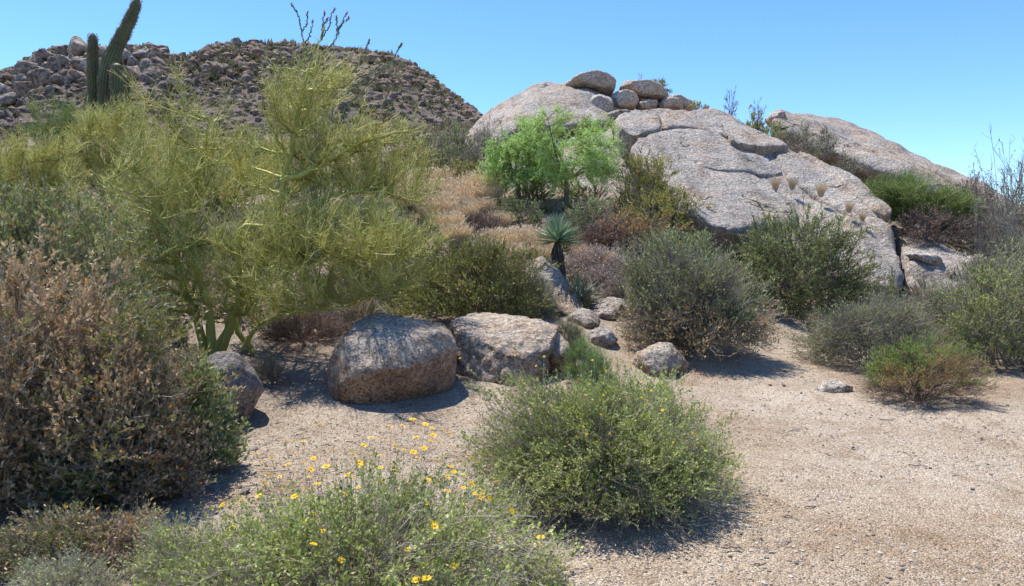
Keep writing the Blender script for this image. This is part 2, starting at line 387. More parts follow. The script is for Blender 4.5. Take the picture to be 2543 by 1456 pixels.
path = np.exp(-((X - (4.0 + (Y - 8) * .3)) / 1.3) ** 2) * (1 - sstep(14.5, 16, Y))
litter = .42 * (1 - np.maximum(op, path))
ground = link('ground', mk_mesh('ground', np.stack([X, Y, Z], -1).reshape(-1, 3), F, ground_mat('gravel_ground'), litter.ravel(), True, 'litter'))
tag(ground, None, None, kind='structure')

# ---------------------------------------------------------------- hills
RU = [-900, -500, -200, -60, 0, 30, 60, 90, 120, 150, 200, 250, 300, 345, 390, 415, 450, 480, 520, 560, 600, 640, 700, 745, 790, 850, 900, 950, 990, 1030, 1060, 1085, 1110, 1140, 1180, 1230, 1320, 1450, 1700]
RV = [330, 270, 235, 215, 203, 190, 172, 150, 130, 120, 122, 122, 122, 125, 114, 132, 150, 146, 126, 104, 102, 110, 116, 116, 120, 126, 132, 140, 152, 175, 192, 212, 232, 256, 288, 325, 385, 470, 560]
HS = np.linspace(-1.75, .55, 460); HT = np.concatenate([np.linspace(45, 240, 190), np.linspace(250, 700, 30)])
def ridge_e(s): u = CU + s * FPX; v = np.interp(u, RU, RV) + 4; return (-(v - CV) / FPX * cp - sp) / (cp + -(v - CV) / FPX * sp)
def ridge_R(s): return 165 + 22 * np.sin(s * 3.1 + .6) + 30 * np.clip(-s - .4, 0, 1)
def hill_z(s, t):
    s, t = np.broadcast_arrays(np.asarray(s, float), np.asarray(t, float))
    e0 = (H(s * 45, np.full_like(s, 45.)) - .6 - CAMZ) / 45; er = ridge_e(s); Rr = ridge_R(s)
    e0 = np.minimum(e0, er * .9 + .01)
    q = np.clip((t - 45) / (Rr - 45), 0, 1)
    e = e0 + (er - e0) * (1 - (1 - q) ** 1.35)
    z = CAMZ + e * t
    z = np.where(t > Rr, CAMZ + er * Rr - (t - Rr) * .30 - (t - Rr) ** 2 * .0006, z)
    k = np.clip((t - 45) / 25, 0, 1) * np.clip((Rr - t) / 25 + .25, .25, 1)
    return z + k * (fbm(s * t / 14, t / 14, 0, 4, 21) * 5.0 + fbm(s * t / 3, t / 3, 0, 3, 31) * 1.5)
S_, T_ = np.meshgrid(HS, HT, indexing='ij')
ZZ = hill_z(S_, T_)
ni, nj = S_.shape; idx = np.arange(ni * nj).reshape(ni, nj)
F = np.stack([idx[:-1, :-1], idx[1:, :-1], idx[1:, 1:], idx[:-1, 1:]], -1).reshape(-1, 4)
hills = link('hills', mk_mesh('hills', np.stack([S_ * T_, T_, ZZ], -1).reshape(-1, 3), F, hill_mat('hill_soil')))
tag(hills, None, None, kind='structure')

# boulders on the hills ------------------------------------------------------
rng = np.random.default_rng(7)
def rand_rock(seed, n=14, el=(1, .85, .8), voxel=.12, smooth=3):
    r = np.random.default_rng(seed)
    p = unit(r.normal(size=(n, 3))) * r.uniform(.85, 1.05, (n, 1)) * np.array(el)
    return remeshed([('hull', p)], voxel, smooth, [('CLOUDS', .7, .12, {'noise_depth': 3})])
rm_hill = rock_mat('hill_granite', scale=.12, warm=.7, dark=.8, bumpd=.10, val=.72, tint=(1.08, .96, .86))
rm_hill2 = rock_mat('hill_granite_tan', scale=.12, warm=.8, dark=.5, bumpd=.10, val=.86)
protos = []
for i in range(9):
    me = rand_rock(100 + i, 9 + 2 * i % 7 + 3, [(1, .85, .8), (1, .8, .6), (.75, .8, 1.1), (1.1, .8, .7), (.65, .7, 1.25)][i % 5])
    me.polygons.foreach_set('use_smooth', np.ones(len(me.polygons), bool)); me.materials.clear(); me.materials.append(rm_hill if i % 3 else rm_hill2)
    me.name = 'boulder'; protos.append(me)
def on_hill(u, v):
    """hill point seen at (u, v): march along the ray"""
    s, e = ray(u, v); t = np.arange(52, 232, 1.0); z = hill_z(np.full_like(t, s), t)
    k = np.nonzero(z >= CAMZ + e * t)[0]
    if len(k) == 0:
        t0 = float(ridge_R(np.array(s))); return s * t0, t0, float(hill_z(s, t0)), False
    t0 = t[k[0]]; return s * t0, t0, float(z[k[0]]), True
def hill_boulder(u, v, size_px, label, group, tilt=1.0, pk=None):
    x, y, z, ok = on_hill(u, v)
    if not ok: z = min(z + .8, CAMZ + ray(u, v)[1] * y)
    sz = size_px / 2 / FPX * y
    o = link('boulder', protos[rng.integers(9) if pk is None else pk], None, (x, y, z + sz * .4))
    o.scale = [sz * rng.uniform(.85, 1.2), sz, sz * rng.uniform(.8, 1.25)]
    o.rotation_euler = (rng.uniform(-.5, .5) * tilt, rng.uniform(-.6, .6) * tilt, rng.uniform(0, 6.3))
    tag(o, label, 'boulder', group)
gA = 'boulders piled on the left end of the mountain ridge'
lA = 'weathered grey boulder in the big rock pile at the left end of the mountain ridge'
# distinct ones first (read off the photograph)
for (u, v, s, pk, lab) in [(114, 172, 30, 0, 'separate round boulder balanced on the skyline of the left rock pile'),
        (56, 208, 42, 3, 'flat-topped blocky boulder low on the left end of the mountain skyline'),
        (398, 136, 56, 1, 'large domed boulder on the mountain skyline right of the leaning saguaro column'),
        (452, 146, 28, 0, 'lone squarish boulder on the skyline right of the domed one'),
        (192, 190, 62, 4, 'tall slanting slab of rock left of the saguaro on the mountain'),
        (172, 215, 40, 4, 'second slanting slab leaning below the tall one on the mountain'),
        (160, 145, 30, 2, 'upright block near the top of the left rock pile on the mountain'),
        (226, 150, 34, 2, 'block on the ridge just left of the saguaro column'),
        (262, 140, 42, 1, 'rounded block on the ridge between the two saguaro columns'),
        (1018, 176, 26, 4, 'dark upright rock fin on the right shoulder of the mountain skyline'),
        (1033, 180, 30, 4, 'dark twin rock fin just right of the other on the skyline'),
        (590, 118, 36, 3, 'broad boulder on the middle high point of the mountain skyline'),
        (700, 215, 40, 2, 'big pale-faced outcrop block in the middle of the mountain slope'),
        (560, 185, 38, 3, 'dark angular block in the middle of the mountain slope left of the ocotillo')]:
    hill_boulder(u, v, s, lab, None, .5, pk)
done = []
def scatter(n, box, size, label, group, minfrac=.55, ridge=None):
    c = 0
    for _ in range(n * 60):
        if c >= n: break
        u = rng.uniform(box[0], box[1])
        top = np.interp(u, RU, RV)
        v = top + rng.uniform(*ridge) if ridge else rng.uniform(box[2], box[3])
        if v < top - 4: continue
        s = size[0] * (size[1] / size[0]) ** (rng.random() ** 1.6)
        if any((u - a) ** 2 + (v - b) ** 2 < (minfrac * .5 * (s + q)) ** 2 for a, b, q in done): continue
        done.append((u, v, s)); hill_boulder(u, v, s, label, group); c += 1
scatter(34, (0, 440, 0, 0), (48, 84), 'big craggy boulder standing out of the left rock pile on the mountain', 'big crags of the left rock pile', .5, (14, 95))
scatter(120, (0, 440, 0, 0), (16, 46), lA, gA, .36, (1, 112))
scatter(45, (440, 800, 0, 0), (6, 17), 'small boulder along the middle crest of the mountain skyline', 'boulders along the middle crest of the mountain', .6, (-1, 22))
scatter(50, (440, 760, 130, 265), (9, 26), 'angular boulder on the middle slope of the mountain', 'boulders on the middle mountain slope', .65)
scatter(50, (880, 1180, 0, 0), (6, 18), 'dark boulder along the descending right skyline of the mountain', 'boulders along the right skyline of the mountain', .6, (-1, 26))
# the countless smaller stones and scrub: one object each
def scatter_mass(name, n, mat, base_v, base_f, smin, smax, tonef, kind, boxes, lift=.1, label=None):
    n0 = n; us = rng.uniform(-1.7, .2, n * 3); qs = rng.uniform(0, 1, n * 3) ** .75; dn = vnoise(us * 9, qs * 6, 0, 77); keep = np.nonzero(rng.random(n * 3) < np.clip((dn - .15) * 1.6, .3, 1))[0][:n0]; us, qs, dn = us[keep], qs[keep], dn[keep]; n = len(us)
    Rr = ridge_R(us); ts = 52 + (Rr + 3 - 52) * qs
    zs = hill_z(us, ts)
    sz = (smin * (smax / smin) ** (rng.random(n) ** 3.2)) * (ts / 120) ** .5 * (.6 + .9 * dn)
    ang = rng.uniform(0, 6.28, n); ca, sa = np.cos(ang), np.sin(ang)
    nb = len(base_v)
    V = base_v[rng.integers(0, nb, n)] if base_v.ndim == 3 else np.broadcast_to(base_v, (n, *base_v.shape))
    V = V * sz[:, None, None] * rng.uniform(.7, 1.2, (n, 1, 3))
    x = V[..., 0] * ca[:, None] - V[..., 1] * sa[:, None]; y = V[..., 0] * sa[:, None] + V[..., 1] * ca[:, None]
    P = np.stack([x + (us * ts)[:, None], y + ts[:, None], V[..., 2] + (zs + sz * lift)[:, None]], -1)
    k = V.shape[1]; Fc = (base_f[None] + (np.arange(n) * k)[:, None, None]).reshape(-1, base_f.shape[1])
    o = link(name, mk_mesh(name, P.reshape(-1, 3), Fc, mat, np.repeat(rng.random(n), k), smooth=kind))
    tag(o, label, None, kind='stuff'); return o
def ico(sub):
    bm = bmesh.new(); bmesh.ops.create_icosphere(bm, subdivisions=sub, radius=1)
    v = np.array([x.co[:] for x in bm.verts]); f = np.array([[q.index for q in x.verts] for x in bm.faces]); bm.free(); return v, f
iv, jf = ico(1)
bases = []
for i in range(24):
    r = np.random.default_rng(i + 50); pl = unit(r.normal(size=(9, 3))); dd = r.uniform(.55, .9, 9)
    v = iv.copy()
    for a, b in zip(pl, dd):
        e = np.maximum(v @ a - b, 0); v = v - e[:, None] * a
    bases.append(v)
bases = np.array(bases)
scatter_mass('hillside_rocks', 42000, rm_hill, bases, jf, .15, 1.4, None, False, None, .15, 'countless grey stones strewn over the mountain slope')
# scrub tufts: little sprays of blades
sv, sf = [], []
r = np.random.default_rng(3)
for i in range(26):
    d = unit(r.normal(size=3)); d[2] = abs(d[2]) * .8 + .1; b = r.uniform(-.5, .5, 3) * [1, 1, 0]; s = unit(np.cross(d, r.normal(size=3)))
    sv += [b, b + d * .5 + s * .2, b + d, b + d * .5 - s * .2]; sf.append([4 * i, 4 * i + 1, 4 * i + 2, 4 * i + 3])
m_scrub = leaf_mat('hill_scrub', [(.10, .10, .055), (.17, .165, .09), (.25, .225, .14), (.22, .18, .14)], .25)
scatter_mass('hillside_scrub', 22000, m_scrub, np.array(sv), np.array(sf), .45, 1.5, None, False, None, .0, 'olive desert scrub growing between the mountain stones')
# tiny saguaros on the far skyline
m_sag = leaf_mat('saguaro_skin', [(.045, .065, .03), (.10, .12, .055)], 0, .7)

# ---------------------------------------------------------------- the big outcrop
m_rock = rock_mat('outcrop_granite', val=1.12, tint=(.94, .925, .88), scale=.9, lichen=.0, warm=.3, dark=.5, bumpd=.08, under=.4, streak=.5, cracks=.28)
m_rockl = rock_mat('outcrop_granite_lichen', val=1.12, tint=(.94, .925, .88), scale=.9, lichen=.85, warm=.3, dark=.5, bumpd=.08, under=.4, streak=.4, cracks=.28)
m_rocktan = rock_mat('tan_granite', val=1.12, tint=(.94, .925, .88), scale=.9, lichen=.2, warm=.55, dark=.45, bumpd=.08, under=.4, streak=.45, cracks=.25)
def onp(u, v, off=0.0):
    s, e = ray(u, v); y = (8.88 - off) / (.553 - .06 * s - e); return np.array([s * y, y, CAMZ + e * y])
def c3(L): return [(1101.7 + .5006 * x, 127.1 + .5006 * y) for x, y in L]
def c4(L): return [(1694.9 + .5006 * x, 211.9 + .5006 * y) for x, y in L]
PN = unit(np.array([.06, -.553, 1.0]))
def slab_shell(out, top, thick, inset=.15):
    tt = np.broadcast_to(top, len(out)); P = np.array([onp(u, v, t) for (u, v), t in zip(out, tt)]); c = P.mean(0)
    B = P - PN * thick; B = B + (c - PN * thick - B) * inset
    return ('prism', [tuple(p) for p in P], [tuple(p) for p in B])
A3 = lambda L: [tuple(at(*p)) for p in L]
DSP = [('CLOUDS', 3.0, .6, {'noise_depth': 2}), ('CLOUDS', .7, .22, {'noise_depth': 5})]
outc = thing('rock_outcrop', 'great rounded granite outcrop sloping down across the right half of the picture', 'rock outcrop', tuple(at(1800, 600, 19)))
# left whaleback
A = A3([(1140,352,25),(1160,326,25.8),(1200,284,27),(1250,246,28),(1310,211,29),(1360,206,29.5),(1420,205,29.5),(1500,214,29),(1560,262,28),(1570,300,27),
        (1145,420,23.8),(1230,365,23.8),(1290,312,23.4),(1400,306,23.2),(1500,305,23.4),(1330,250,24.6),(1450,245,24.8),(1250,290,24.6)])
A += [(p[0] * 1.15, p[1] + 6, p[2] - 1.5) for p in A[:8]] + [tuple(at(1140, 420, 30)), tuple(at(1560, 420, 30))]
rock('whaleback', None, None, [('hull', A)], m_rocktan, .14, 14, DSP, parent=outc)
A2 = A3([(1130,440,24),(1200,350,25.5),(1330,318,25.5),(1480,303,24.6),(1540,322,24),(1590,400,22.4),(1590,470,20.5),(1560,520,18.7),(1500,520,18.5),(1400,520,18.4),(1320,500,19),(1230,470,21),
         (1450,400,21.2),(1300,400,22.2)])
A2 += [(p[0] * 1.1, p[1] + 6, p[2] - 2) for p in A2[:6]] + [(p[0], p[1] + 2, -1.) for p in A2[6:12]]
rock('lower_slab', None, None, [('hull', A2)], m_rock, .14, 10, DSP, parent=outc)
M = [onp(*p) for p in [(1520,300),(1562,268),(1680,265),(1765,270),(1690,530),(1850,562),(1990,582),(2100,640),(2200,690),(2246,640),(2235,600),(2140,500),(2080,440)]]
M = [tuple(p) for p in M]
Mb = A3([(1830,303,26),(1900,345,25),(1960,362,24)])
Mf = A3([(2190,730,15.0),(2236,720,14.9),(2140,700,14.9),(2010,650,15.9)])
M = M + Mb + Mf + [(p[0] * 1.1, p[1] + 5, p[2] - 2.0) for p in M[:4] + Mb] + [(p[0], p[1] + 2.5, -1.2) for p in M[4:11]] + [(p[0], p[1] + .25, -1.) for p in Mf[:3]]
rock('sloping_body', None, None, [('hull', M)], m_rockl, .13, 10, DSP, parent=outc)
# layered exfoliation slabs
K = c4([(520,425),(440,330),(560,330),(700,395),(860,480),(960,560),(1000,650),(960,705),(905,690),(820,632),(700,562),(600,505),(500,455)])
rock('slab', None, None, [slab_shell(K, .19, .8, .05)], m_rock, .10, 6, [('CLOUDS', .6, .17, {'noise_depth': 5})], parent=outc)
Hh = [onp(*p, o) for p, o in zip(c4([(560,310),(640,345),(760,400),(860,450),(960,535),(1035,598),(1048,628),(1000,642),(940,600),(880,540),(700,415)]), [.1,.15,.2,.3,.45,.5,.45,.35,.35,.3,.15])]
Hh += [(p[0] + .15, p[1] + 1.6, p[2] - .9) for p in Hh[:7]] + [tuple(p - PN * .6) for p in Hh[:]]
rock('slab', None, None, [('hull', [tuple(p) for p in Hh])], m_rockl, .08, 5, [('CLOUDS', .6, .17, {'noise_depth': 5})], parent=outc)
Dd = c3([(933,462),(958,425),(1010,396),(1150,379),(1250,379),(1340,400),(1420,440),(1520,480),(1600,520),(1690,560),(1700,590),(1640,612),(1560,602),(1400,585),(1200,565),(1080,560),(980,545),(945,505)])
rock('slab', None, None, [slab_shell(Dd, [.82,.77,.72,.67,.62,.54,.44,.34,.29,.24,.22,.3,.42,.56,.66,.76,.82,.82], 1.4, .08)], m_rock, .10, 9, [('CLOUDS', 2.5, .30, {}), ('CLOUDS', .6, .18, {'noise_depth': 5})], parent=outc)
Ee = c3([(975,545),(1085,520),(1250,515),(1400,540),(1560,592),(1640,660),(1700,735),(1752,800),(1750,848),(1690,850),(1540,862),(1440,893),(1350,862),(1250,805),(1180,780),(1140,710),(1085,640),(1000,590)])
rock('slab', None, None, [slab_shell(Ee, [.8,.72,.6,.5,.4,.3,.25,.2,.25,.4,.55,.75,.85,.9,.9,.9,.9,.85], 1.4, .12)], m_rockl, .10, 9, [('CLOUDS', 2.5, .35, {}), ('CLOUDS', .6, .20, {'noise_depth': 5})], parent=outc)
Cc = c3([(862,335),(935,293),(1000,285),(1060,297),(1085,345),(1075,385),(1010,398),(945,416),(900,396),(866,366)])
rock('slab', None, None, [slab_shell(Cc, .75, 1.1, .25)], m_rock, .08, 6, [('CLOUDS', .6, .20, {'noise_depth': 5})], parent=outc)
C2 = c3([(1085,350),(1060,300),(1000,282),(1150,286),(1260,300),(1340,330),(1400,385),(1420,420),(1330,400),(1240,378),(1150,372),(1090,384)])
rock('slab', None, None, [slab_shell(C2, .45, .9, .05)], m_rock, .09, 6, [('CLOUDS', .6, .20, {'noise_depth': 5})], parent=outc)
G = c4([(235,262),(240,235),(260,222),(330,215),(400,238),(480,262),(532,298),(470,300),(400,302),(345,298),(290,288)])
rock('slab', None, None, [slab_shell(G, [.7,.65,.6,.45,.4,.35,.35,.45,.5,.55,.65], .4, .02)], m_rock, .06, 4, [('CLOUDS', .4, .08, {'noise_depth': 4})], parent=outc)
# lower right shelf
J = A3([(2215,556,19),(2300,592,17.8),(2360,618,17.2),(2420,640,16.6),(2455,655,16.2),(2462,690,15.6),(2400,720,15.3),(2330,745,15.2),(2250,760,15.2),(2262,650,16.0),(2300,700,15.6)])
J += [(p[0] * 1.05, p[1] + 3, p[2] - 1.) for p in J[:5]] + [(p[0], p[1] + .3, -.8) for p in J[5:9]]
rock('shelf', None, None, [('hull', J)], m_rockl, .09, 7, [('CLOUDS', .6, .18, {'noise_depth': 5})], parent=outc)
# rocks tucked under the overhang
N1 = A3([(1650,552,17.6),(1700,548,17.9),(1790,590,17.2),(1812,610,16.9),(1700,620,16.6),(1640,590,16.8),(1800,640,16.4)]); N1 += [(p[0], p[1] + 1.5, 0) for p in N1]
rock('rock_ledge', 'pale rock patch in the shade just below the overhanging slab', 'rock', [('hull', N1)], m_rock, .08, 5, DSP[1:])
# back ridge
I_ = A3([(1918,290,29),(1925,276,29.3),(1960,276,30),(2015,280,31),(2065,290,31),(2120,306,31),(2175,332,31),(2225,361,30),(2285,390,29),(2340,419,28),(2395,441,27),(2445,462,26),(2520,498,25),
         (1922,306,28.4),(1945,318,28),(2020,366,27),(2075,377,26.6),(2145,382,26.4),(2220,404,25.8),(2300,430,25),(2345,462,24.4),(2500,560,23),(2150,350,28),(2060,330,28.4),(2300,415,26.6)])
I2 = [(p[0] * 1.2, p[1] + 5, p[2] - 3.5) for p in I_[:13]]
rock('ridge', None, None, [('hull', I_ + I2)], m_rocktan, .14, 9, DSP, parent=outc)
I3 = A3([(1950,350,30),(2050,400,28.5),(2150,420,28),(2300,460,27),(2480,520,25.5),(2500,600,24),(2100,520,26),(1980,420,28)]); I3 += [(p[0] * 1.1, p[1] + 4, p[2] - 4) for p in I3]
rock('ridge_foot', None, None, [('hull', I3)], m_rocktan, .16, 9, DSP, parent=outc)

# loose boulders on top
m_top = rock_mat('perched_granite', tint=(.94, .925, .88), scale=.9, warm=.6, dark=.35, bumpd=.09, under=.25, val=1.5)
def boxr(name, label, poly, d, depth, mat=None, voxel=.06, smooth=2, fr=.35, group=None, disps=None, cat='boulder', kf=.75):
    """boulder whose traced outline is its widest section; front and back swell out by half its depth"""
    P = [at(u, v, d) for u, v in poly]; c = sum(P) / len(P); P = np.array(P)
    fr_ = (P - c) * kf + c + np.array([0, -depth * fr, 0]); bk = (P - c) * .8 + c + np.array([0, depth * (1 - fr), 0])
    mid = (P - c) * 1.02 + c + np.array([0, depth * .18, 0])
    return rock(name, label, cat, [('hull', [tuple(p) for p in np.concatenate([P, fr_, bk, mid])])], mat or m_top, voxel, smooth, disps or [('CLOUDS', .5, .20, {'noise_depth': 5})], group)
boxr('boulder', 'flattish granite slab boulder perched highest on the outcrop against the sky', c3([(612,150),(660,123),(760,110),(830,125),(858,160),(845,200),(795,222),(700,197),(640,178)]), 27.0, 2.6)
boxr('boulder', 'round granite boulder wedged below the highest perched slab', c3([(683,268),(720,228),(770,214),(820,230),(842,265),(832,310),(790,345),(740,345),(700,312)]), 25.6, 1.6)
boxr('boulder', 'round granite boulder between the wedged one and the long brown slab', c3([(820,235),(850,203),(900,192),(945,205),(966,240),(955,285),(900,300),(850,298),(832,280)]), 26.4, 1.7)
boxr('boulder', 'long brown slab boulder with a shaded face on top of the outcrop', c3([(878,178),(895,150),(925,145),(1020,155),(1085,180),(1114,210),(1095,247),(1045,252),(960,237),(895,205)]), 27.6, 2.0)
boxr('boulder', 'small round stone under the long brown slab', c3([(952,265),(975,250),(1005,252),(1034,278),(1028,294),(965,293)]), 26.4, .8, voxel=.05)
boxr('boulder', 'rusty prop stone shaded beneath the long brown slab', c3([(960,238),(1060,245),(1066,262),(1045,292),(1020,290),(980,255)]), 27.2, 1.0, voxel=.05)
boxr('boulder', 'thin flat stone at the left foot of the perched boulders', c3([(785,325),(830,302),(900,291),(940,300),(880,342),(830,352),(797,346)]), 24.8, 1.2, m_rock, voxel=.05, smooth=3)
boxr('boulder', 'lumpy low boulder right of the long brown slab', c3([(1062,262),(1100,232),(1150,238),(1185,262),(1180,292),(1120,294),(1065,290)]), 27.2, 1.4)
boxr('boulder', 'grey hump of rock on the outcrop skyline left of the yellowish bush', c3([(1100,228),(1150,222),(1200,245),(1240,270),(1250,292),(1180,296),(1120,270)]), 28.2, 1.6)
boxr('boulder', 'dark blunt rock ball at the left tip of the back ridge', c4([(436,160),(450,132),(490,130),(500,165),(490,205),(455,195)]), 28.9, 1.3)
boxr('boulder', 'pinkish ledge rock lying on the lower right shelf', c4([(1125,835),(1170,828),(1240,840),(1282,872),(1270,908),(1200,895),(1150,868)]), 16.1, .6, voxel=.035, smooth=4)
boxr('boulder', 'low rounded rock at the right end of the shelf among bushes', c4([(1440,880),(1455,848),(1490,842),(1535,870),(1545,905),(1450,920)]), 15.6, .8, voxel=.04)
boxr('boulder', 'small round rock tucked under the whaleback above the bright green tree', c3([(358,385),(362,362),(385,354),(402,370),(400,392),(375,402)]), 23.4, .5, voxel=.04)

# ---------------------------------------------------------------- foreground boulders
m_b1 = rock_mat('boulder_granite', scale=1.3, warm=.85, dark=.75, bumpd=.06, under=.75, streak=.35, val=1.1, tint=(1.0, .955, .85))
def c6(L): return [tuple(at(508.5 + .4994 * x, 728.8 + .4994 * y, d)) for x, y, d in L]
def c7(L): return [tuple(at(1101.7 + .4994 * x, 728.8 + .4994 * y, d)) for x, y, d in L]
DB = [('CLOUDS', .45, .10, {'noise_depth': 3}), ('CLOUDS', .10, .035, {'noise_depth': 5}), ('VORONOI', .16, .018, {})]
B1 = c6([(590,420,7.2),(600,350,7.25),(690,225,7.05),(850,245,6.85),(1000,235,6.85),(1160,190,7.0),(1235,235,7.2),(1240,310,7.2),(1212,410,7.1),(1050,515,6.95),(880,560,6.85),(720,575,6.85),(640,540,6.95),(645,270,7.5),
         (755,120,7.9),(850,98,8.1),(940,118,8.0),(1070,124,8.0),(1180,140,7.8),(1235,190,7.5)])
B1 += c6([(850,380,6.62),(1020,370,6.66),(740,400,6.72),(1150,330,6.85),(680,470,6.8),(900,170,7.5),(1080,170,7.4)])
B1 += [(p[0], p[1] + .25, -.15) for p in B1[8:13]] + [(x, 8.1, -.1) for x in (-1.7, -1.2, -.7)] + [(B1[0][0] + .1, 7.9, 0)]
rock('boulder', 'smooth egg-shaped brown boulder, left of the two big ones side by side', 'boulder', [('hull', B1)], m_b1, .022, 16, DB)
B2 = c7([(45,400,7.8),(55,200,7.9),(150,215,7.75),(250,262,7.6),(330,310,7.5),(420,292,7.55),(530,245,7.7),(572,175,8.0),(568,150,8.3),(150,440,7.6),(250,490,7.5),(310,498,7.45),(420,470,7.5),(500,400,7.6),(530,300,7.65),
         (30,135,8.4),(150,83,8.8),(300,93,8.9),(440,138,8.7)])
B2 += [(p[0], p[1] + .2, -.15) for p in B2[9:14]] + [(x, 8.8, 0) for x in (-.6, 0., .5)] + [(B2[0][0], 8.6, -.05)]
rock('boulder', 'angular boulder with a flat pale top, right of the two big ones side by side', 'boulder', [('hull', B2)], m_b1, .022, 4, DB + [('CLOUDS', .25, .05, {'noise_depth': 2, 'noise_type': 'HARD_NOISE'})])
def blob(label, u0, u1, v0, v1, d, depth, seed, mat=m_b1, sq=.8, voxel=.02, smooth=6, base=None, rough=1.35, cat='boulder', name='boulder', flat=.0):
    r = np.random.default_rng(seed); a = at(u0, v1, d); b = at(u1, v0, d)
    c = (a + b) / 2; c[1] += depth * .3; hx, hz = (b[0] - a[0]) / 2, (b[2] - a[2]) / 2 + .04
    p = unit(r.normal(size=(26, 3))); p = np.sign(p) * np.abs(p) ** sq; p = unit(p) * r.uniform(.93, 1.05, (26, 1))
    if flat: p[:, 2] = np.clip(p[:, 2], -1, 1 - flat)
    p = np.concatenate([p, [[1, 0, 0], [-1, 0, 0], [0, 0, 1 - flat], [0, -1, 0], [0, 1, 0]]])
    P = p * np.array([hx, depth / 2, hz]) + c - np.array([0, 0, .04])
    s = min(hx, hz)
    return rock(name, label, cat, [('hull', [tuple(q) for q in P])], mat, voxel, smooth, [('CLOUDS', s * .7, s * .2 * rough, {'noise_depth': 3}), ('CLOUDS', .06, .014 * rough, {'noise_depth': 3})])
m_b3 = rock_mat('shaded_granite', scale=1.6, warm=.4, dark=.8, bumpd=.05, under=.6, val=.45)  # granite darkened: the shade on this boulder is put into its colour
blob('low round granite boulder alone on the gravel in front of the dry grey shrub', 1570, 1728, 856, 955, 8.25, .75, 5)
blob('shade-darkened granite boulder half hidden behind the brown-leaved shrub on the left', 420, 615, 885, 1072, 5.95, 1.0, 8, rough=1.2, mat=m_b3)
blob('pale whitish angular rock at the head of the gravel opening', 1460, 1536, 812, 868, 8.9, .45, 15, m_rock, 1.1, .016, 2, rough=1.6)
blob('dark shaded boulder squeezed between the flat-topped boulder and the green plume', 1345, 1425, 828, 925, 7.9, .5, 21, rough=1.3)
T1 = A3([(1293,660,10.6),(1345,637,10.9),(1375,655,10.9),(1410,700,10.8),(1455,770,10.2),(1450,795,10.0),(1425,798,10.0),(1385,770,10.0),(1360,740,10.1),(1310,700,10.3),(1300,680,10.4)])
T1 += [(p[0] + .05, p[1] + .8, p[2] - .1) for p in T1[1:5]] + [(p[0], p[1] + .6, .3) for p in T1]
rock('boulder', 'tilted pale granite boulder leaning at the foot of the yucca', 'boulder', [('hull', T1)], m_b1, .03, 3, [('CLOUDS', .4, .12, {'noise_depth': 4}), ('CLOUDS', .09, .03, {'noise_depth': 3})])
blob('long pale bedrock hump right of the tilted boulder at the dry shrub', 1440, 1600, 742, 812, 10.2, 1.2, 30, m_rocktan, .9, .03, 5)
blob('flat bare rock step just left of the pale bedrock hump', 1400, 1500, 770, 830, 9.7, .9, 33, m_rocktan, .9, .03, 4)
blob('small flat grey slab of stone lying on the path left of the rust-tipped bush', 2034, 2130, 944, 988, 7.55, .34, 41, m_top, .7, .012, 1, rough=.9, flat=.2, cat='stone', name='stone')
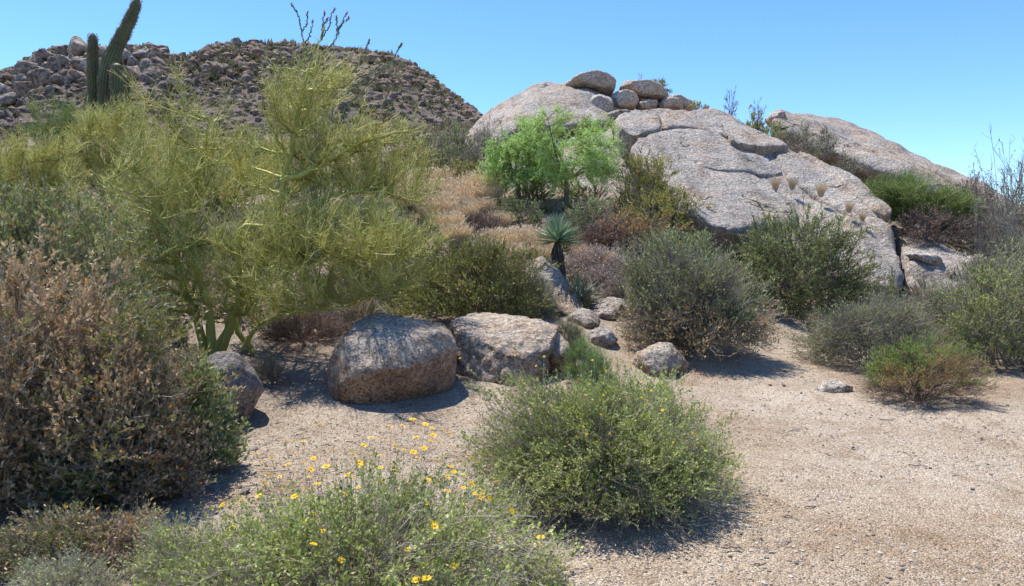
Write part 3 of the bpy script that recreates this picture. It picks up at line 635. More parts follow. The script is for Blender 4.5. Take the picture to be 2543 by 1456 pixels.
# ---------------------------------------------------------------- plants: generators
def crown_r(d, seed, amp):
    return 1 + amp * (fbm(d[:, 0] * 1.6 + 9, d[:, 1] * 1.6, d[:, 2] * 1.6, 3, seed) * 2.2)
def boxy(d, p=2.7):
    q = np.hypot(d[:, 0], d[:, 1]); return d / ((q ** p + np.abs(d[:, 2]) ** p) ** (1 / p))[:, None]
def shrub_geo(seed, rx, ry, h, n_main=14, n_sub=220, n_tw=2500, twl=.16, n_leaf=9000, ll=.03, lw=.012, up=.4, low=.02, amp=.35,
              r0=.014, rt=.0016, gap=.0, lin=.45, tonef=None, spread=.5, flat=1.0, stem_tone=.5, tube_sides=3, asc=.5, ttw=.25, bare_low=0.0, sk=0.0, bp=2.5):
    """stems and leaves of a multi-stemmed desert shrub, base at the origin"""
    r = np.random.default_rng(seed)
    S = np.array([rx, ry, h])
    def dirs(n, zlo=0.0):
        a = r.uniform(0, 2 * np.pi, n); z = zlo + (1 - zlo) * r.uniform(0, 1, n) ** 1.0
        q = np.sqrt(1 - z * z); return boxy(np.stack([q * np.cos(a), q * np.sin(a), z], 1), bp)
    dm = dirs(n_main, .12); em = dm * S * r.uniform(.5, .8, (n_main, 1)) * crown_r(dm, seed, amp)[:, None]
    b = np.stack([r.normal(0, .05, n_main) * rx, r.normal(0, .05, n_main) * ry, np.full(n_main, -.05)], 1)
    c = b + (em - b) * .45 + np.stack([-em[:, 0] * .12, -em[:, 1] * .12, em[:, 2] * .25 + .02], 1) + r.normal(0, .04, (n_main, 3)) * rx
    PM = bez(b, c, em, 8); PM[:, 1:-1] += r.normal(0, .018, PM[:, 1:-1].shape) * rx
    ds = dirs(n_sub, low); cr = crown_r(ds, seed, amp)
    es = ds * S * (r.uniform(lin, 1, (n_sub, 1)) ** .6) * cr[:, None] * .9
    dm_u = unit(em); sim = ds @ dm_u.T + r.normal(0, .12, (n_sub, n_main)); pm = sim.argmax(1)
    ti = r.integers(2, 7, n_sub); st = PM[pm, ti]
    cs = st + (es - st) * .5 + np.array([0, 0, 1]) * np.linalg.norm(es - st, axis=1)[:, None] * up * .3 + r.normal(0, .03, (n_sub, 3)) * rx
    PS = bez(st, cs, es, 6); PS[:, 1:-1] += r.normal(0, .012, PS[:, 1:-1].shape) * rx
    # twigs
    ps = r.integers(0, n_sub, n_tw); k = r.uniform(.25, 1, n_tw) ** .7 * 4.999; ki = k.astype(int); kf = (k - ki)[:, None]
    a0 = PS[ps, ki] * (1 - kf) + PS[ps, ki + 1] * kf; tg = unit(PS[ps, ki + 1] - PS[ps, ki])
    out = unit(a0 * np.array([1, 1, .5]) / S)
    dt = unit(tg * .6 + out * spread + np.array([0, 0, up]) + r.normal(0, .55, (n_tw, 3)))
    L = twl * r.uniform(.5, 1.3, n_tw)[:, None]; e = a0 + dt * L
    e[:, 2] = np.maximum(e[:, 2], .012)
    PT = np.stack([a0, (a0 + e) / 2 + r.normal(0, .1, (n_tw, 3)) * L, e], 1)
    fx = rx / np.percentile(np.abs(PT[:, 2, 0]), 94); fy = ry / np.percentile(np.abs(PT[:, 2, 1]), 94); fz = h / np.percentile(PT[:, 2, 2], 96)
    fs = np.array([fx, fy, fz]); PM *= fs; PS *= fs; PT = a0[:, None] * fs + (PT - a0[:, None]) * min(fx, fz, 1.3)
    for _p in (PM, PS, PT): _p[..., 0] += sk * np.clip(_p[..., 2], 0, 9)
    PT[..., 2] = np.maximum(PT[..., 2], .008)
    st_ = Acc()
    sm = lambda n, K, ra, rb: np.linspace(ra, rb, K)[None, :] * r.uniform(.7, 1.2, (n, 1))
    st_.add(tubes(PM, sm(n_main, 8, r0, r0 * .35), 4), stem_tone * .8)
    st_.add(tubes(PS, sm(n_sub, 6, r0 * .38, rt * 1.3), tube_sides), np.clip(r.normal(stem_tone, .2, n_sub), 0, 1))
    st_.add(tubes(PT, sm(n_tw, 3, rt, rt * .5), 3), np.clip(r.normal(stem_tone, .25, n_tw), 0, 1))
    lf = None
    if n_leaf:
        w_ = np.ones(n_tw)
        hh = PT[:, 2, 2] / h
        if bare_low: w_ *= np.clip((hh - bare_low) / .2, .06, 1)
        if gap: w_ *= (vnoise(*(PT[:, 2] * 5 / rx).T, seed=seed + 3) > gap) + .08
        pt = r.choice(n_tw, n_leaf, p=w_ / w_.sum()); t = r.uniform(.15, 1, n_leaf)[:, None]
        q = (1 - t) ** 2 * PT[pt, 0] + 2 * t * (1 - t) * PT[pt, 1] + t * t * PT[pt, 2]
        td = unit(PT[pt, 2] - PT[pt, 0]); ld = unit(td * .6 + r.normal(0, .55, (n_leaf, 3)) + np.array([0, 0, asc]))
        LL = ll * r.uniform(.6, 1.25, n_leaf)
        tw_tone = r.uniform(0, 1, n_tw)
        tone = .5 + ttw * (tw_tone[pt] - .5) * 2 + r.normal(0, .16, n_leaf)
        if tonef is not None: tone = tonef(q, tone, r)
        lf = Acc().add(leaves(q, ld, unit(r.normal(size=(n_leaf, 3))), LL, LL * lw / ll), np.clip(tone, 0.01, .99))
    return st_, lf, PT
def make_shrub(name, label, cat, geo, m_stem, m_leaf, loc, rz=0, group=None, leafname='leaves'):
    t = thing(name, label, cat, loc, group, rz)
    st_, lf, _ = geo
    link('stems', st_.mesh('stems', m_stem), t)
    if lf is not None: link(leafname, lf.mesh(leafname, m_leaf, False), t)
    return t

M_gray = leaf_mat('grey_twig', [(.15,.125,.10), (.30,.26,.215), (.48,.43,.37)], 0, .8, .2)
M_brown_twig = leaf_mat('brown_twig', [(0.098, 0.07, 0.056), (0.21, 0.154, 0.126), (0.364, 0.294, 0.252)], 0, .8, .2)
M_pv = leaf_mat('palo_verde_bark', [(.15,.16,.035), (.38,.38,.09), (.68,.645,.20), (.86,.82,.42)], .12, .6, .25, .25)
M_pvg = leaf_mat('palo_verde_bark_green', [(.13,.18,.05), (.27,.34,.10), (.48,.54,.20)], .12, .6, .25, .25)
M_joj = leaf_mat('jojoba_leaf', [(.14,.17,.055), (.26,.30,.105), (.40,.43,.18), (.58,.57,.33)], .22, .5, .3)
M_jojdk = leaf_mat('jojoba_leaf_deep_green', [(.12,.16,.05), (.22,.28,.09), (.35,.40,.14), (.50,.53,.25)], .22, .5, .3)
M_jojol = leaf_mat('jojoba_leaf_olive', [(0.17, 0.175, 0.0454), (0.341, 0.334, 0.0851), (0.54, 0.496, 0.127), (0.68, 0.54, 0.142)], .25, .5, .3)
M_jojbr = leaf_mat('jojoba_leaf_dry', [(.10,.055,.02), (.25,.155,.07), (.41,.28,.14), (.53,.38,.21), (.66,.52,.34), (.70,.31,.04), (.22,.25,.07)], .22, .6, .3, .25)
M_jojmix = leaf_mat('jojoba_leaf_mixed', [(.12,.15,.04), (.24,.28,.085), (.34,.37,.14), (.55,.54,.30), (.48,.29,.12), (.66,.40,.21)], .22, .55, .3, .3)
M_orange = leaf_mat('rusty_leaf', [(0.226, 0.168, 0.0674), (0.383, 0.293, 0.101), (0.607, 0.383, 0.134), (0.787, 0.45, 0.203)], .22, .6, .3)
M_dkbr = leaf_mat('dead_leaf_dark', [(0.116, 0.0676, 0.0483), (0.251, 0.154, 0.106), (0.463, 0.29, 0.193), (0.657, 0.463, 0.329)], .15, .7, .2)
M_sage = leaf_mat('sage_leaf', [(.19,.205,.09), (.34,.36,.17), (.54,.54,.31)], .25, .7, .2)
M_enc = leaf_mat('brittlebush_leaf', [(.13,.18,.03), (.26,.33,.065), (.42,.48,.12), (.55,.57,.21), (.66,.64,.38)], .3, .6, .25, .3)
M_mesq = leaf_mat('mesquite_leaf', [(.27,.40,.10), (.42,.58,.16), (.56,.72,.27), (.66,.80,.38)], .42, .55, .25, .25)
M_snake = leaf_mat('snakeweed_leaf', [(0.145, 0.292, 0.0486), (0.259, 0.47, 0.081), (0.406, 0.583, 0.145), (0.535, 0.389, 0.162), (0.648, 0.356, 0.179)], .3, .6, .2)
M_straw = leaf_mat('dry_grass', [(.55,.40,.24), (.75,.58,.37), (.84,.70,.49), (.88,.80,.62)], .35, .7, .2, .2)
M_yucca = leaf_mat('yucca_leaf', [(.12,.19,.11), (.24,.34,.20), (.42,.52,.34)], .1, .45, .4)
M_dead = leaf_mat('dead_leaf_grey', [(.05, .04, .035), (.12, .10, .085), (.22, .19, .16)], .1, .8, .2)
M_pink = leaf_mat('dry_flower_stalk', [(0.316, 0.222, 0.19), (0.522, 0.394, 0.332), (0.727, 0.585, 0.506)], .2, .7, .2)
M_petal = leaf_mat('yellow_petal', [(.85, .52, .01), (.9, .62, .02)], .25, .5, .2, .1)
M_jolg = leaf_mat('jojoba_leaf_yellow_green', [(.12,.14,.035), (.23,.26,.07), (.36,.36,.11), (.50,.42,.12)], .25, .5, .3)
M_stem_pale = leaf_mat('pale_stem', [(.22,.19,.14), (.42,.37,.28), (.62,.56,.46)], .1, .7, .2)
M_centre = leaf_mat('flower_centre', [(.55, .25, .02), (.65, .33, .03)], 0, .7, .2, .1)
M_red = leaf_mat('ocotillo_flower', [(.35, .12, .09), (.5, .16, .10)], .3, .6, .2, .1)

def gpos(u, d):
    p = at(u, 600, d); return (p[0], d, Hs(p[0], d))
STY = dict(green=dict(asp=.46, ll=.036, leaf=1.9, tw=.26, up=.3, asc=.6, amp=.42, gap=.18), greenb=dict(asp=.44, ll=.034, leaf=1.3, tw=.26, up=.3, asc=.6, amp=.5, gap=.36),
  twiggy=dict(asp=.5, ll=.028, leaf=.35, tw=.55, up=.3, asc=.4, amp=.5, gap=.3), pinkish=dict(asp=.55, ll=.026, leaf=.7, tw=.45, up=.35, asc=.4, amp=.5, gap=.2),
  fine=dict(asp=.3, ll=.030, leaf=1.0, tw=.42, up=.45, asc=.6, amp=.45, gap=.3), sparse=dict(asp=.45, ll=.028, leaf=.05, tw=.12, up=.7, asc=.7, amp=.6, gap=.2))
NAMES = dict(green=('jojoba_shrub', 'shrub'), greenb=('desert_shrub', 'shrub'), twiggy=('dry_shrub', 'shrub'), pinkish=('dry_shrub', 'shrub'), fine=('desert_shrub', 'shrub'), sparse=('wiry_shrub', 'shrub'))
pseed = [500]; rs = np.random.default_rng(77)
DEF = dict(green=('B', 'J'), greenb=('G', 'JJ'))
def place(key, label, u0, u1, vt, d, ml=None, ms=None, name=None, cat=None, depth=1.0, zbase=None, group=None, dens=1.0):
    """a shrub of its own spanning u0..u1 with its top at vt, standing on the ground at distance d"""
    q = STY[key]; pseed[0] += 1; r = np.random.default_rng(pseed[0])
    a, b = at(u0, vt, d), at(u1, vt, d); x = (a[0] + b[0]) / 2
    gz = Hs(x, d) if zbase is None else zbase
    rx = (b[0] - a[0]) / 2; h = max(a[2] - gz, .15); k = d / FPX
    area = (u1 - u0) * h / k * .8 * dens; ll = max(q['ll'] * 1.2, 4.2 * k); lp = ll / k; cover = lp * lp * q['asp'] * .5
    nl = int(min(60000, area / cover * q['leaf'] * 2.6)); nt = int(min(7000, 60 + area * q['tw'] * .26)) if key != 'sparse' else int(26 + area * .022); ns = int(min(520, 24 + area / 60)) if key != 'sparse' else int(9 + area / 160); nm = int(np.clip(6 + area / 2500, 7, 26))
    geo = shrub_geo(pseed[0], rx, rx * depth * .85, h, n_main=nm, n_sub=ns, n_tw=nt, n_leaf=max(nl, 30), ll=ll, lw=ll * q['asp'], up=q['up'], asc=q['asc'], amp=q['amp'], gap=q['gap'],
        twl=min(.15 if key[:5] == 'green' else .19, .28 * min(rx, h)) if key != 'sparse' else min(.35, .4 * min(rx, h)), rt=max(.0018, .42 * k), r0=max(.010, .9 * k), stem_tone=.55)
    nm_, ct = NAMES[key]
    return make_shrub(name or nm_, label, cat or ct, geo, ms or M_gray, ml or M_joj, (x, d, gz - .03), 0, group)

# ---------------------------------------------------------------- palo verde trees
def palo(seed, limbs, blobs, n_sub, n_tw, n_fine, mat, base, name_label, r0=.055, tw=.5, fine=.17, rt=.0034, upw=.55, name='palo_verde_tree', radii=None, wmin=.0):
    """limbs: lists of world points; blobs: (centre, radii, weight) the crown fills"""
    r = np.random.default_rng(seed); base = np.array(base)
    t = thing(name, name_label, 'tree', tuple(base))
    LP = []
    tr = Acc()
    for i, Lm in enumerate(limbs):
        P = np.array(Lm, float) - base; K = 16
        tt = np.linspace(0, len(P) - 1, K); Q = np.stack([np.interp(tt, range(len(P)), P[:, j]) for j in range(3)], 1)
        for _ in range(2): Q[1:-1] = (Q[:-2] + 2 * Q[1:-1] + Q[2:]) / 4
        Q[1:-1] += r.normal(0, .015, Q[1:-1].shape)
        ra = (radii[i] if radii else r0) * np.linspace(1, .22, K)
        tr.add(tubes(Q[None], ra[None], 7), r.uniform(.2, .5)); LP.append((Q, ra))
    link('trunk', tr.mesh('trunk', mat), t)
    Q = np.concatenate([q[3:] for q, _ in LP]); QR = np.concatenate([a[3:] for _, a in LP])
    wts = np.array([b[2] for b in blobs], float); bi = r.choice(len(blobs), n_sub, p=wts / wts.sum())
    C_ = np.array([b[0] for b in blobs])[bi] - base; RR = np.array([b[1] for b in blobs])[bi]
    d = unit(r.normal(size=(n_sub, 3))) * (r.uniform(0, 1, (n_sub, 1)) ** (1 / 2.4))
    E = C_ + d * RR
    cost = np.linalg.norm(E[:, None] - Q[None], axis=2) + np.maximum(0, Q[None, :, 2] - E[:, None, 2] + .25) * 1.6 + r.uniform(0, .35, (n_sub, len(Q)))
    j = cost.argmin(1); st = Q[j]
    dd = E - st; ln = np.linalg.norm(dd, axis=1)[:, None]
    c = st + dd * np.array([.8, .8, .25]) + r.normal(0, .05, dd.shape) * ln
    PS = bez(st, c, E, 8); PS[:, 1:-1] += r.normal(0, .012, PS[:, 1:-1].shape)
    cr = Acc()
    rs_ = np.minimum(QR[j] * .5, .014 * np.sqrt(ln[:, 0])) 
    cr.add(tubes(PS, 1.25 * rs_[:, None] * np.linspace(1, .25, 8)[None] + .001, 4), np.clip(r.normal(.45, .2, n_sub), 0, 1))
    def grow(P, n, L, up, spread, K, ra, rb, tone, lo=.2):
        m = P.shape[1]; len_ = np.linalg.norm(P[:, -1] - P[:, 0], axis=1) + .05
        ps = r.choice(len(P), n, p=len_ / len_.sum()); k = r.uniform(lo, 1, n) * (m - 1.001); ki = k.astype(int); kf = (k - ki)[:, None]
        a = P[ps, ki] * (1 - kf) + P[ps, ki + 1] * kf; tg = unit(P[ps, ki + 1] - P[ps, ki])
        dv = unit(tg * .9 + np.array([0, 0, up]) + r.normal(0, spread, (n, 3))); l = L * r.uniform(.45, 1.35, (n, 1))
        e = a + dv * l; mid = (a + e) / 2 + r.normal(0, .06, (n, 3)) * l
        PP = bez(a, mid, e, K); jit = r.normal(0, .02, PP[:, 1:].shape) * l[:, None]; PP[:, 1:] += jit * .5
        PP[..., 2] = np.maximum(PP[..., 2], .03)
        cr.add(tubes(PP, np.linspace(ra, rb, K)[None] * r.uniform(.7, 1.3, (n, 1)), 3), np.clip(r.normal(tone, .2, n), .02, .98))
        return PP
    PT = grow(PS, n_tw, tw, upw, .5, 4, rt * 1.3, rt * .6, .5)
    PF = grow(PT, n_fine, fine, upw * .5, .8, 2, rt * .7, rt * .45, .6, .05)
    link('crown', cr.mesh('crown', mat), t)
    return t
def A_(L): return [at(*p) for p in L]
def blobs_(L): return [(at(u, v, d + .2), np.array([ru / FPX * d, rd, rv / FPX * d]), w_ * (ru * rv)) for u, v, d, ru, rv, rd, w_ in L]
b0 = at(530, 893, 8.8)
pv_limbs = [A_([(505,895,8.8),(500,800,8.8),(440,690,8.7),(430,600,8.8),(400,500,8.9),(380,455,8.9),(310,410,8.8)]),
   A_([(535,895,8.8),(530,830,8.8),(500,700,8.9),(475,600,9.0),(470,480,9.2),(510,400,9.3),(520,300,9.4)]),
   A_([(540,895,8.8),(560,800,8.7),(640,690,8.5),(690,560,8.4),(700,440,8.4),(740,300,8.5),(760,180,8.6)]),
   A_([(545,895,8.8),(575,800,8.6),(600,720,8.4),(590,600,8.2),(600,560,8.1),(660,560,8.0),(760,580,7.9)]),
   A_([(600,870,9.0),(640,800,9.0),(760,770,8.8),(860,760,8.6),(930,735,8.5),(1010,700,8.4)]),
   A_([(690,560,8.4),(760,510,8.4),(860,470,8.4),(960,480,8.5),(1060,510,8.5)]),
   A_([(700,450,8.4),(760,430,8.4),(830,390,8.5),(900,350,8.5),(980,330,8.6),(1060,310,8.7)]),
   A_([(640,890,9.0),(605,850,9.1),(580,780,9.2),(610,680,9.5),(600,560,9.8),(620,420,10.0)]),
   A_([(440,640,8.7),(380,620,8.4),(320,560,8.2),(250,530,8.1)]),
   A_([(560,800,8.7),(660,700,8.2),(800,640,8.0),(900,650,7.9),(1000,640,7.9)]),
   A_([(500,700,8.9),(420,560,8.6),(330,480,8.4),(250,440,8.3)])]
pv_rad = [.06, .068, .074, .05, .032, .032, .038, .05, .028, .034, .03]
pv_blobs = blobs_([(270,480,8.6,110,90,.9,.45),(400,430,8.8,100,130,1.0,.8),(500,410,9.2,120,120,1.2,.5),(420,250,9.1,70,100,.7,.34),(520,270,9.3,50,80,.6,.3),(340,300,8.9,50,70,.6,.3),(620,420,9.2,130,120,1.2,.6),(755,320,8.6,80,140,.9,.75),(775,185,8.6,70,75,.6,.75),(850,230,8.7,60,70,.6,.4),
   (850,410,8.6,130,110,1.0,.9),(960,350,8.6,110,60,.8,.8),(1000,450,8.6,95,80,.8,.6),(820,560,7.9,180,100,1.0,.95),(970,600,7.7,140,85,1.0,.9),(1050,560,7.8,80,60,.7,.5),
   (640,600,8.3,140,110,1.0,.8),(740,700,7.7,160,70,.9,.8),(920,690,7.9,140,60,.9,.6),(470,640,8.7,120,110,1.0,.8),(280,590,8.4,100,70,.8,.6),(560,750,8.7,120,70,1.0,.6),(330,680,8.6,90,60,.8,.4),(700,200,8.6,40,60,.4,.2),(1070,330,8.6,40,40,.5,.25)])
palo(11, pv_limbs, pv_blobs, 760, 8500, 46000, M_pv, b0, 'huge spreading palo verde tree with olive twigs filling the left half, beside the brown boulders', radii=pv_rad, rt=.0031, tw=.30, fine=.10, upw=.6)
def small_palo(seed, u, d, vt, ru, label, mat, n=(170, 1500, 11000), vb=None, lift=.35):
    g = gpos(u, d); b = np.array(g) if vb is None else at(u, vb, d); top = at(u, vt, d); h = top[2] - b[2]; W_ = ru / FPX * d
    r = np.random.default_rng(seed)
    lm = []
    for i in range(6):
        a = i * 1.05 + r.uniform(0, .6); q = r.uniform(.3, .75)
        lm.append([b + [0, 0, -.1], b + np.array([math.cos(a) * W_ * q * .35, math.sin(a) * W_ * q * .35, h * .3]), b + np.array([math.cos(a) * W_ * q, math.sin(a) * W_ * q * .8, h * .68])])
    bl = [(b + np.array([W_ * r.uniform(-.55, .55), W_ * r.uniform(-.5, .5), h * r.uniform(lift, .78)]), np.array([W_ * .45, W_ * .45, h * .24]), 1) for _ in range(9)]
    return palo(seed, lm, bl, *n, mat, b, label, r0=.05, tw=.34, fine=.15, rt=.0046)
small_palo(21, 60, 15, 318, 190, 'bushy palo verde tree at the far left edge below the saguaro', M_pv, (230, 2600, 15000))
small_palo(22, 165, 19, 215, 75, 'small thin palo verde tree with a dark trunk left of the saguaro', M_pvg, (80, 900, 5000), lift=.5)
small_palo(23, 275, 16.5, 225, 130, 'palo verde tree in front of the saguaro base behind the huge one', M_pv, (170, 1900, 10000))
small_palo(24, 560, 20, 330, 190, 'palo verde tree seen behind the middle of the huge spreading one', M_pvg, (180, 2100, 12000))
small_palo(25, 2255, 18.6, 425, 125, 'feathery green palo verde tree in front of the back rock ridge', M_pvg, (240, 3000, 19000), vb=562)
small_palo(26, 2335, 18.0, 490, 70, 'low green palo verde tree right of the feathery one', M_pvg, (110, 1300, 8000), vb=575)

# ---------------------------------------------------------------- mesquite
def feather_tree(seed, u, vb, d, vt, ru, label, mat, n_leaf=26000, n_tw=3000, side=0, name='mesquite_tree'):
    b = at(u, vb, d); h = at(u, vt, d)[2] - b[2]; W_ = ru / FPX * d; r = np.random.default_rng(seed)
    t = thing(name, label, 'tree', tuple(b))
    P = []
    for i in range(9):
        a = r.uniform(0, 6.28); q = r.uniform(.2, .75)
        p1 = np.array([r.normal(0, .05), r.normal(0, .05), h * .22]); p3 = np.array([math.cos(a) * W_ * q + side * W_ * .3, math.sin(a) * W_ * q * .6, h * r.uniform(.55, .92)])
        K = bez(p1[None], (p1 * .5 + p3 * .5 + [0, 0, -.1])[None] + r.normal(0, .1, (1, 3)), p3[None], 10)[0]
        P.append(K)
    tr = Acc().add(tubes(np.array([[[0, 0, -.1], [.02, 0, h * .1], [0, .02, h * .24]]]), np.array([[.07, .06, .05]]), 7), .3)
    P = np.array(P); tr.add(tubes(P, np.linspace(.04, .008, 10)[None].repeat(9, 0), 5), .4)
    n_sub = 150; d0 = unit(r.normal(size=(n_sub, 3)) + [0, 0, .1]); d0[:, 2] = np.abs(d0[:, 2]) * np.where(r.random(n_sub) < .4, -.6, 1)
    E = d0 * np.array([W_, W_ * .75, h * .66]) * crown_r(d0, seed, .8)[:, None] * r.uniform(.55, 1, (n_sub, 1)) + [side * W_ * .15, 0, h * .38]
    Q = P[:, 3:].reshape(-1, 3); j = (np.linalg.norm(E[:, None] - Q[None], axis=2) + r.uniform(0, .2, (n_sub, len(Q)))).argmin(1); st = Q[j]
    PS = bez(st, (st + E) / 2 + [0, 0, .1] + r.normal(0, .06, E.shape), E, 7)
    tr.add(tubes(PS, np.linspace(.011, .003, 7)[None].repeat(n_sub, 0), 3), .45); link('trunk', tr.mesh('trunk', M_brown_twig), t)
    ps = r.integers(0, n_sub, n_tw); k = r.uniform(.25, 1, n_tw) * 5.99; ki = k.astype(int); kf = (k - ki)[:, None]
    a0 = PS[ps, ki] * (1 - kf) + PS[ps, ki + 1] * kf; tg = unit(PS[ps, ki + 1] - PS[ps, ki]); out = unit(a0 - [0, 0, h * .3])
    e = a0 + unit(tg * .6 + out * .4 + [0, 0, .3] + r.normal(0, .45, a0.shape)) * .30 * r.uniform(.5, 1.3, (n_tw, 1)); e[:, 2] -= .03
    PT = bez(a0, (a0 + e) / 2 + [0, 0, .03], e, 3); cr = Acc().add(tubes(PT, np.array([.0035, .0025, .0015])[None].repeat(n_tw, 0), 3), .3)
    pt = r.integers(0, n_tw, n_leaf); tt = r.uniform(.1, 1, (n_leaf, 1)); q = PT[pt, 0] * (1 - tt) + PT[pt, 2] * tt
    ld = unit(unit(e - a0)[pt] * .35 + r.normal(0, .5, (n_leaf, 3)) + [0, 0, -.05]); LL = .085 * r.uniform(.5, 1.2, n_leaf)
    cr.add(leaves(q, ld, unit(r.normal(size=(n_leaf, 3))), LL, LL * .2), np.clip(.5 + .3 * (r.uniform(0, 1, n_tw)[pt] - .5) * 2 + r.normal(0, .15, n_leaf), 0, 1))
    link('crown', cr.mesh('crown', mat, False), t); return t
feather_tree(5, 1405, 492, 17.6, 280, 165, 'bright green mesquite tree standing before the lower rock slab', M_mesq, 27000, 3200)
feather_tree(6, 1285, 485, 17.9, 325, 100, 'smaller bright green mesquite left of the taller one', M_mesq, 17000, 2000, name='mesquite_tree')

# ---------------------------------------------------------------- saguaro
def saguaro():
    base = np.array(gpos(238, 25.0)); t = thing('saguaro_cactus', 'tall saguaro cactus with one straight column and one long leaning column against the mountain', 'cactus', tuple(base))
    def column(name, pts, rad, ribs=16, seed=0):
        P = np.array(pts) - base; K = 46; tt = np.linspace(0, len(P) - 1, K)
        Q = np.stack([np.interp(tt, range(len(P)), P[:, j]) for j in range(3)], 1)
        for _ in range(5): Q[1:-1] = (Q[:-2] + 2 * Q[1:-1] + Q[2:]) / 4
        s = np.linspace(0, 1, K); r = np.random.default_rng(seed)
        ra = np.interp(s, np.linspace(0, 1, len(rad)), rad) * (1 + .05 * np.sin(s * 40) * (r.random(K) > .3) + r.normal(0, .012, K))
        ra *= np.sqrt(np.clip((1.004 - s) / .055, 0.0, 1)) * .98 + .02
        T = unit(np.gradient(Q, axis=0)); A = unit(np.cross(T, [0, 1.0, .01])); B = np.cross(T, A)
        n = ribs * 4; th = np.arange(n) * 2 * np.pi / n; rib = 1 + .11 * np.abs(np.cos(th * ribs / 2)) ** .8 - .06
        V = Q[:, None] + (ra[:, None] * rib[None])[:, :, None] * (np.cos(th)[None, :, None] * A[:, None] + np.sin(th)[None, :, None] * B[:, None])
        idx = np.arange(K * n).reshape(K, n); a = idx[:-1]; b = np.roll(a, -1, 1); d_ = idx[1:]; c = np.roll(d_, -1, 1)
        tone = np.broadcast_to(np.abs(np.cos(th * ribs / 2)) * .6 + .2, (K, n)).ravel()
        o = link(name, mk_mesh(name, V.reshape(-1, 3), np.stack([a, b, c, d_], -1).reshape(-1, 4), M_sagskin, tone), t)
        # spines along every rib
        L = np.linalg.norm(np.diff(Q, axis=0), axis=1).sum(); ns = int(ribs * L / .045)
        k = r.uniform(0, K - 1.01, ns); ki = k.astype(int); kf = (k - ki)[:, None]; ri = r.integers(0, ribs, ns) * 2 * np.pi / ribs
        q = Q[ki] * (1 - kf) + Q[ki + 1] * kf; rr = (ra[ki] * 1.05)[:, None]
        nd = np.cos(ri)[:, None] * A[ki] + np.sin(ri)[:, None] * B[ki]; p0 = q + nd * rr
        P_, D_ = np.repeat(p0, 3, 0), unit(np.repeat(nd, 3, 0) + r.normal(0, .55, (ns * 3, 3)))
        link('spines', Acc().add(leaves(P_, D_, unit(r.normal(size=P_.shape)), .055, .011), np.repeat(r.random(ns), 3)).mesh('spines', M_spine, False), o)
    column('trunk', [base + [0, 0, -.2], at(233, 380, 25), at(232, 250, 25), at(230, 150, 25), at(231, 84, 25)], [.19, .19, .185, .185, .18, .13], seed=1)
    column('arm', [at(240, 330, 24.8), at(255, 300, 24.7), at(262, 240, 24.7), at(266, 175, 24.8), at(285, 125, 24.9), at(310, 78, 25), at(328, 38, 25.1), at(344, -2, 25.1)], [.13, .18, .22, .265, .265, .225, .20, .175, .14], 18, seed=2)
    column('arm', [at(262, 330, 24.4), at(285, 310, 24.3), at(292, 250, 24.3), at(291, 200, 24.3), at(291, 158, 24.3)], [.14, .19, .21, .21, .17], 15, seed=3)
    column('arm', [at(275, 340, 25.4), at(305, 310, 25.5), at(311, 260, 25.5), at(311, 220, 25.5), at(310, 188, 25.5)], [.12, .16, .18, .18, .14], 14, seed=4)
M_sagskin = leaf_mat('saguaro_green', [(.035, .045, .018), (.085, .095, .04), (.13, .135, .065)], 0, .6, .3, .3)
M_spine = leaf_mat('cactus_spine', [(.16, .12, .07), (.32, .25, .16), (.48, .40, .28)], .2, .6, .2)
saguaro()
def far_saguaro(u, v, hpx, label):
    x, y, z, ok = on_hill(u, v); h = hpx / FPX * y
    t = thing('saguaro_cactus', label, 'cactus', (x, y, z - .3)); a = Acc()
    P = [np.array([[0, 0, 0], [0, 0, h * .5], [0, 0, h * .9], [0, 0, h]])]; 
    a.add(tubes(np.array(P), np.array([[.3, .36, .33, .08]]), 8), .4)
    a.add(tubes(np.array([[[0, 0, h * .4], [.9, 0, h * .45], [1.05, 0, h * .6], [1.05, 0, h * .85]]]), np.array([[.2, .25, .26, .06]]), 8), .4)
    link('trunk', a.mesh('trunk', M_sagskin), t)
far_saguaro(690, 112, 10, 'tiny distant saguaro on the mountain crest near the centre of the ridge')
far_saguaro(697, 113, 8, 'second tiny saguaro beside the other on the mountain crest')

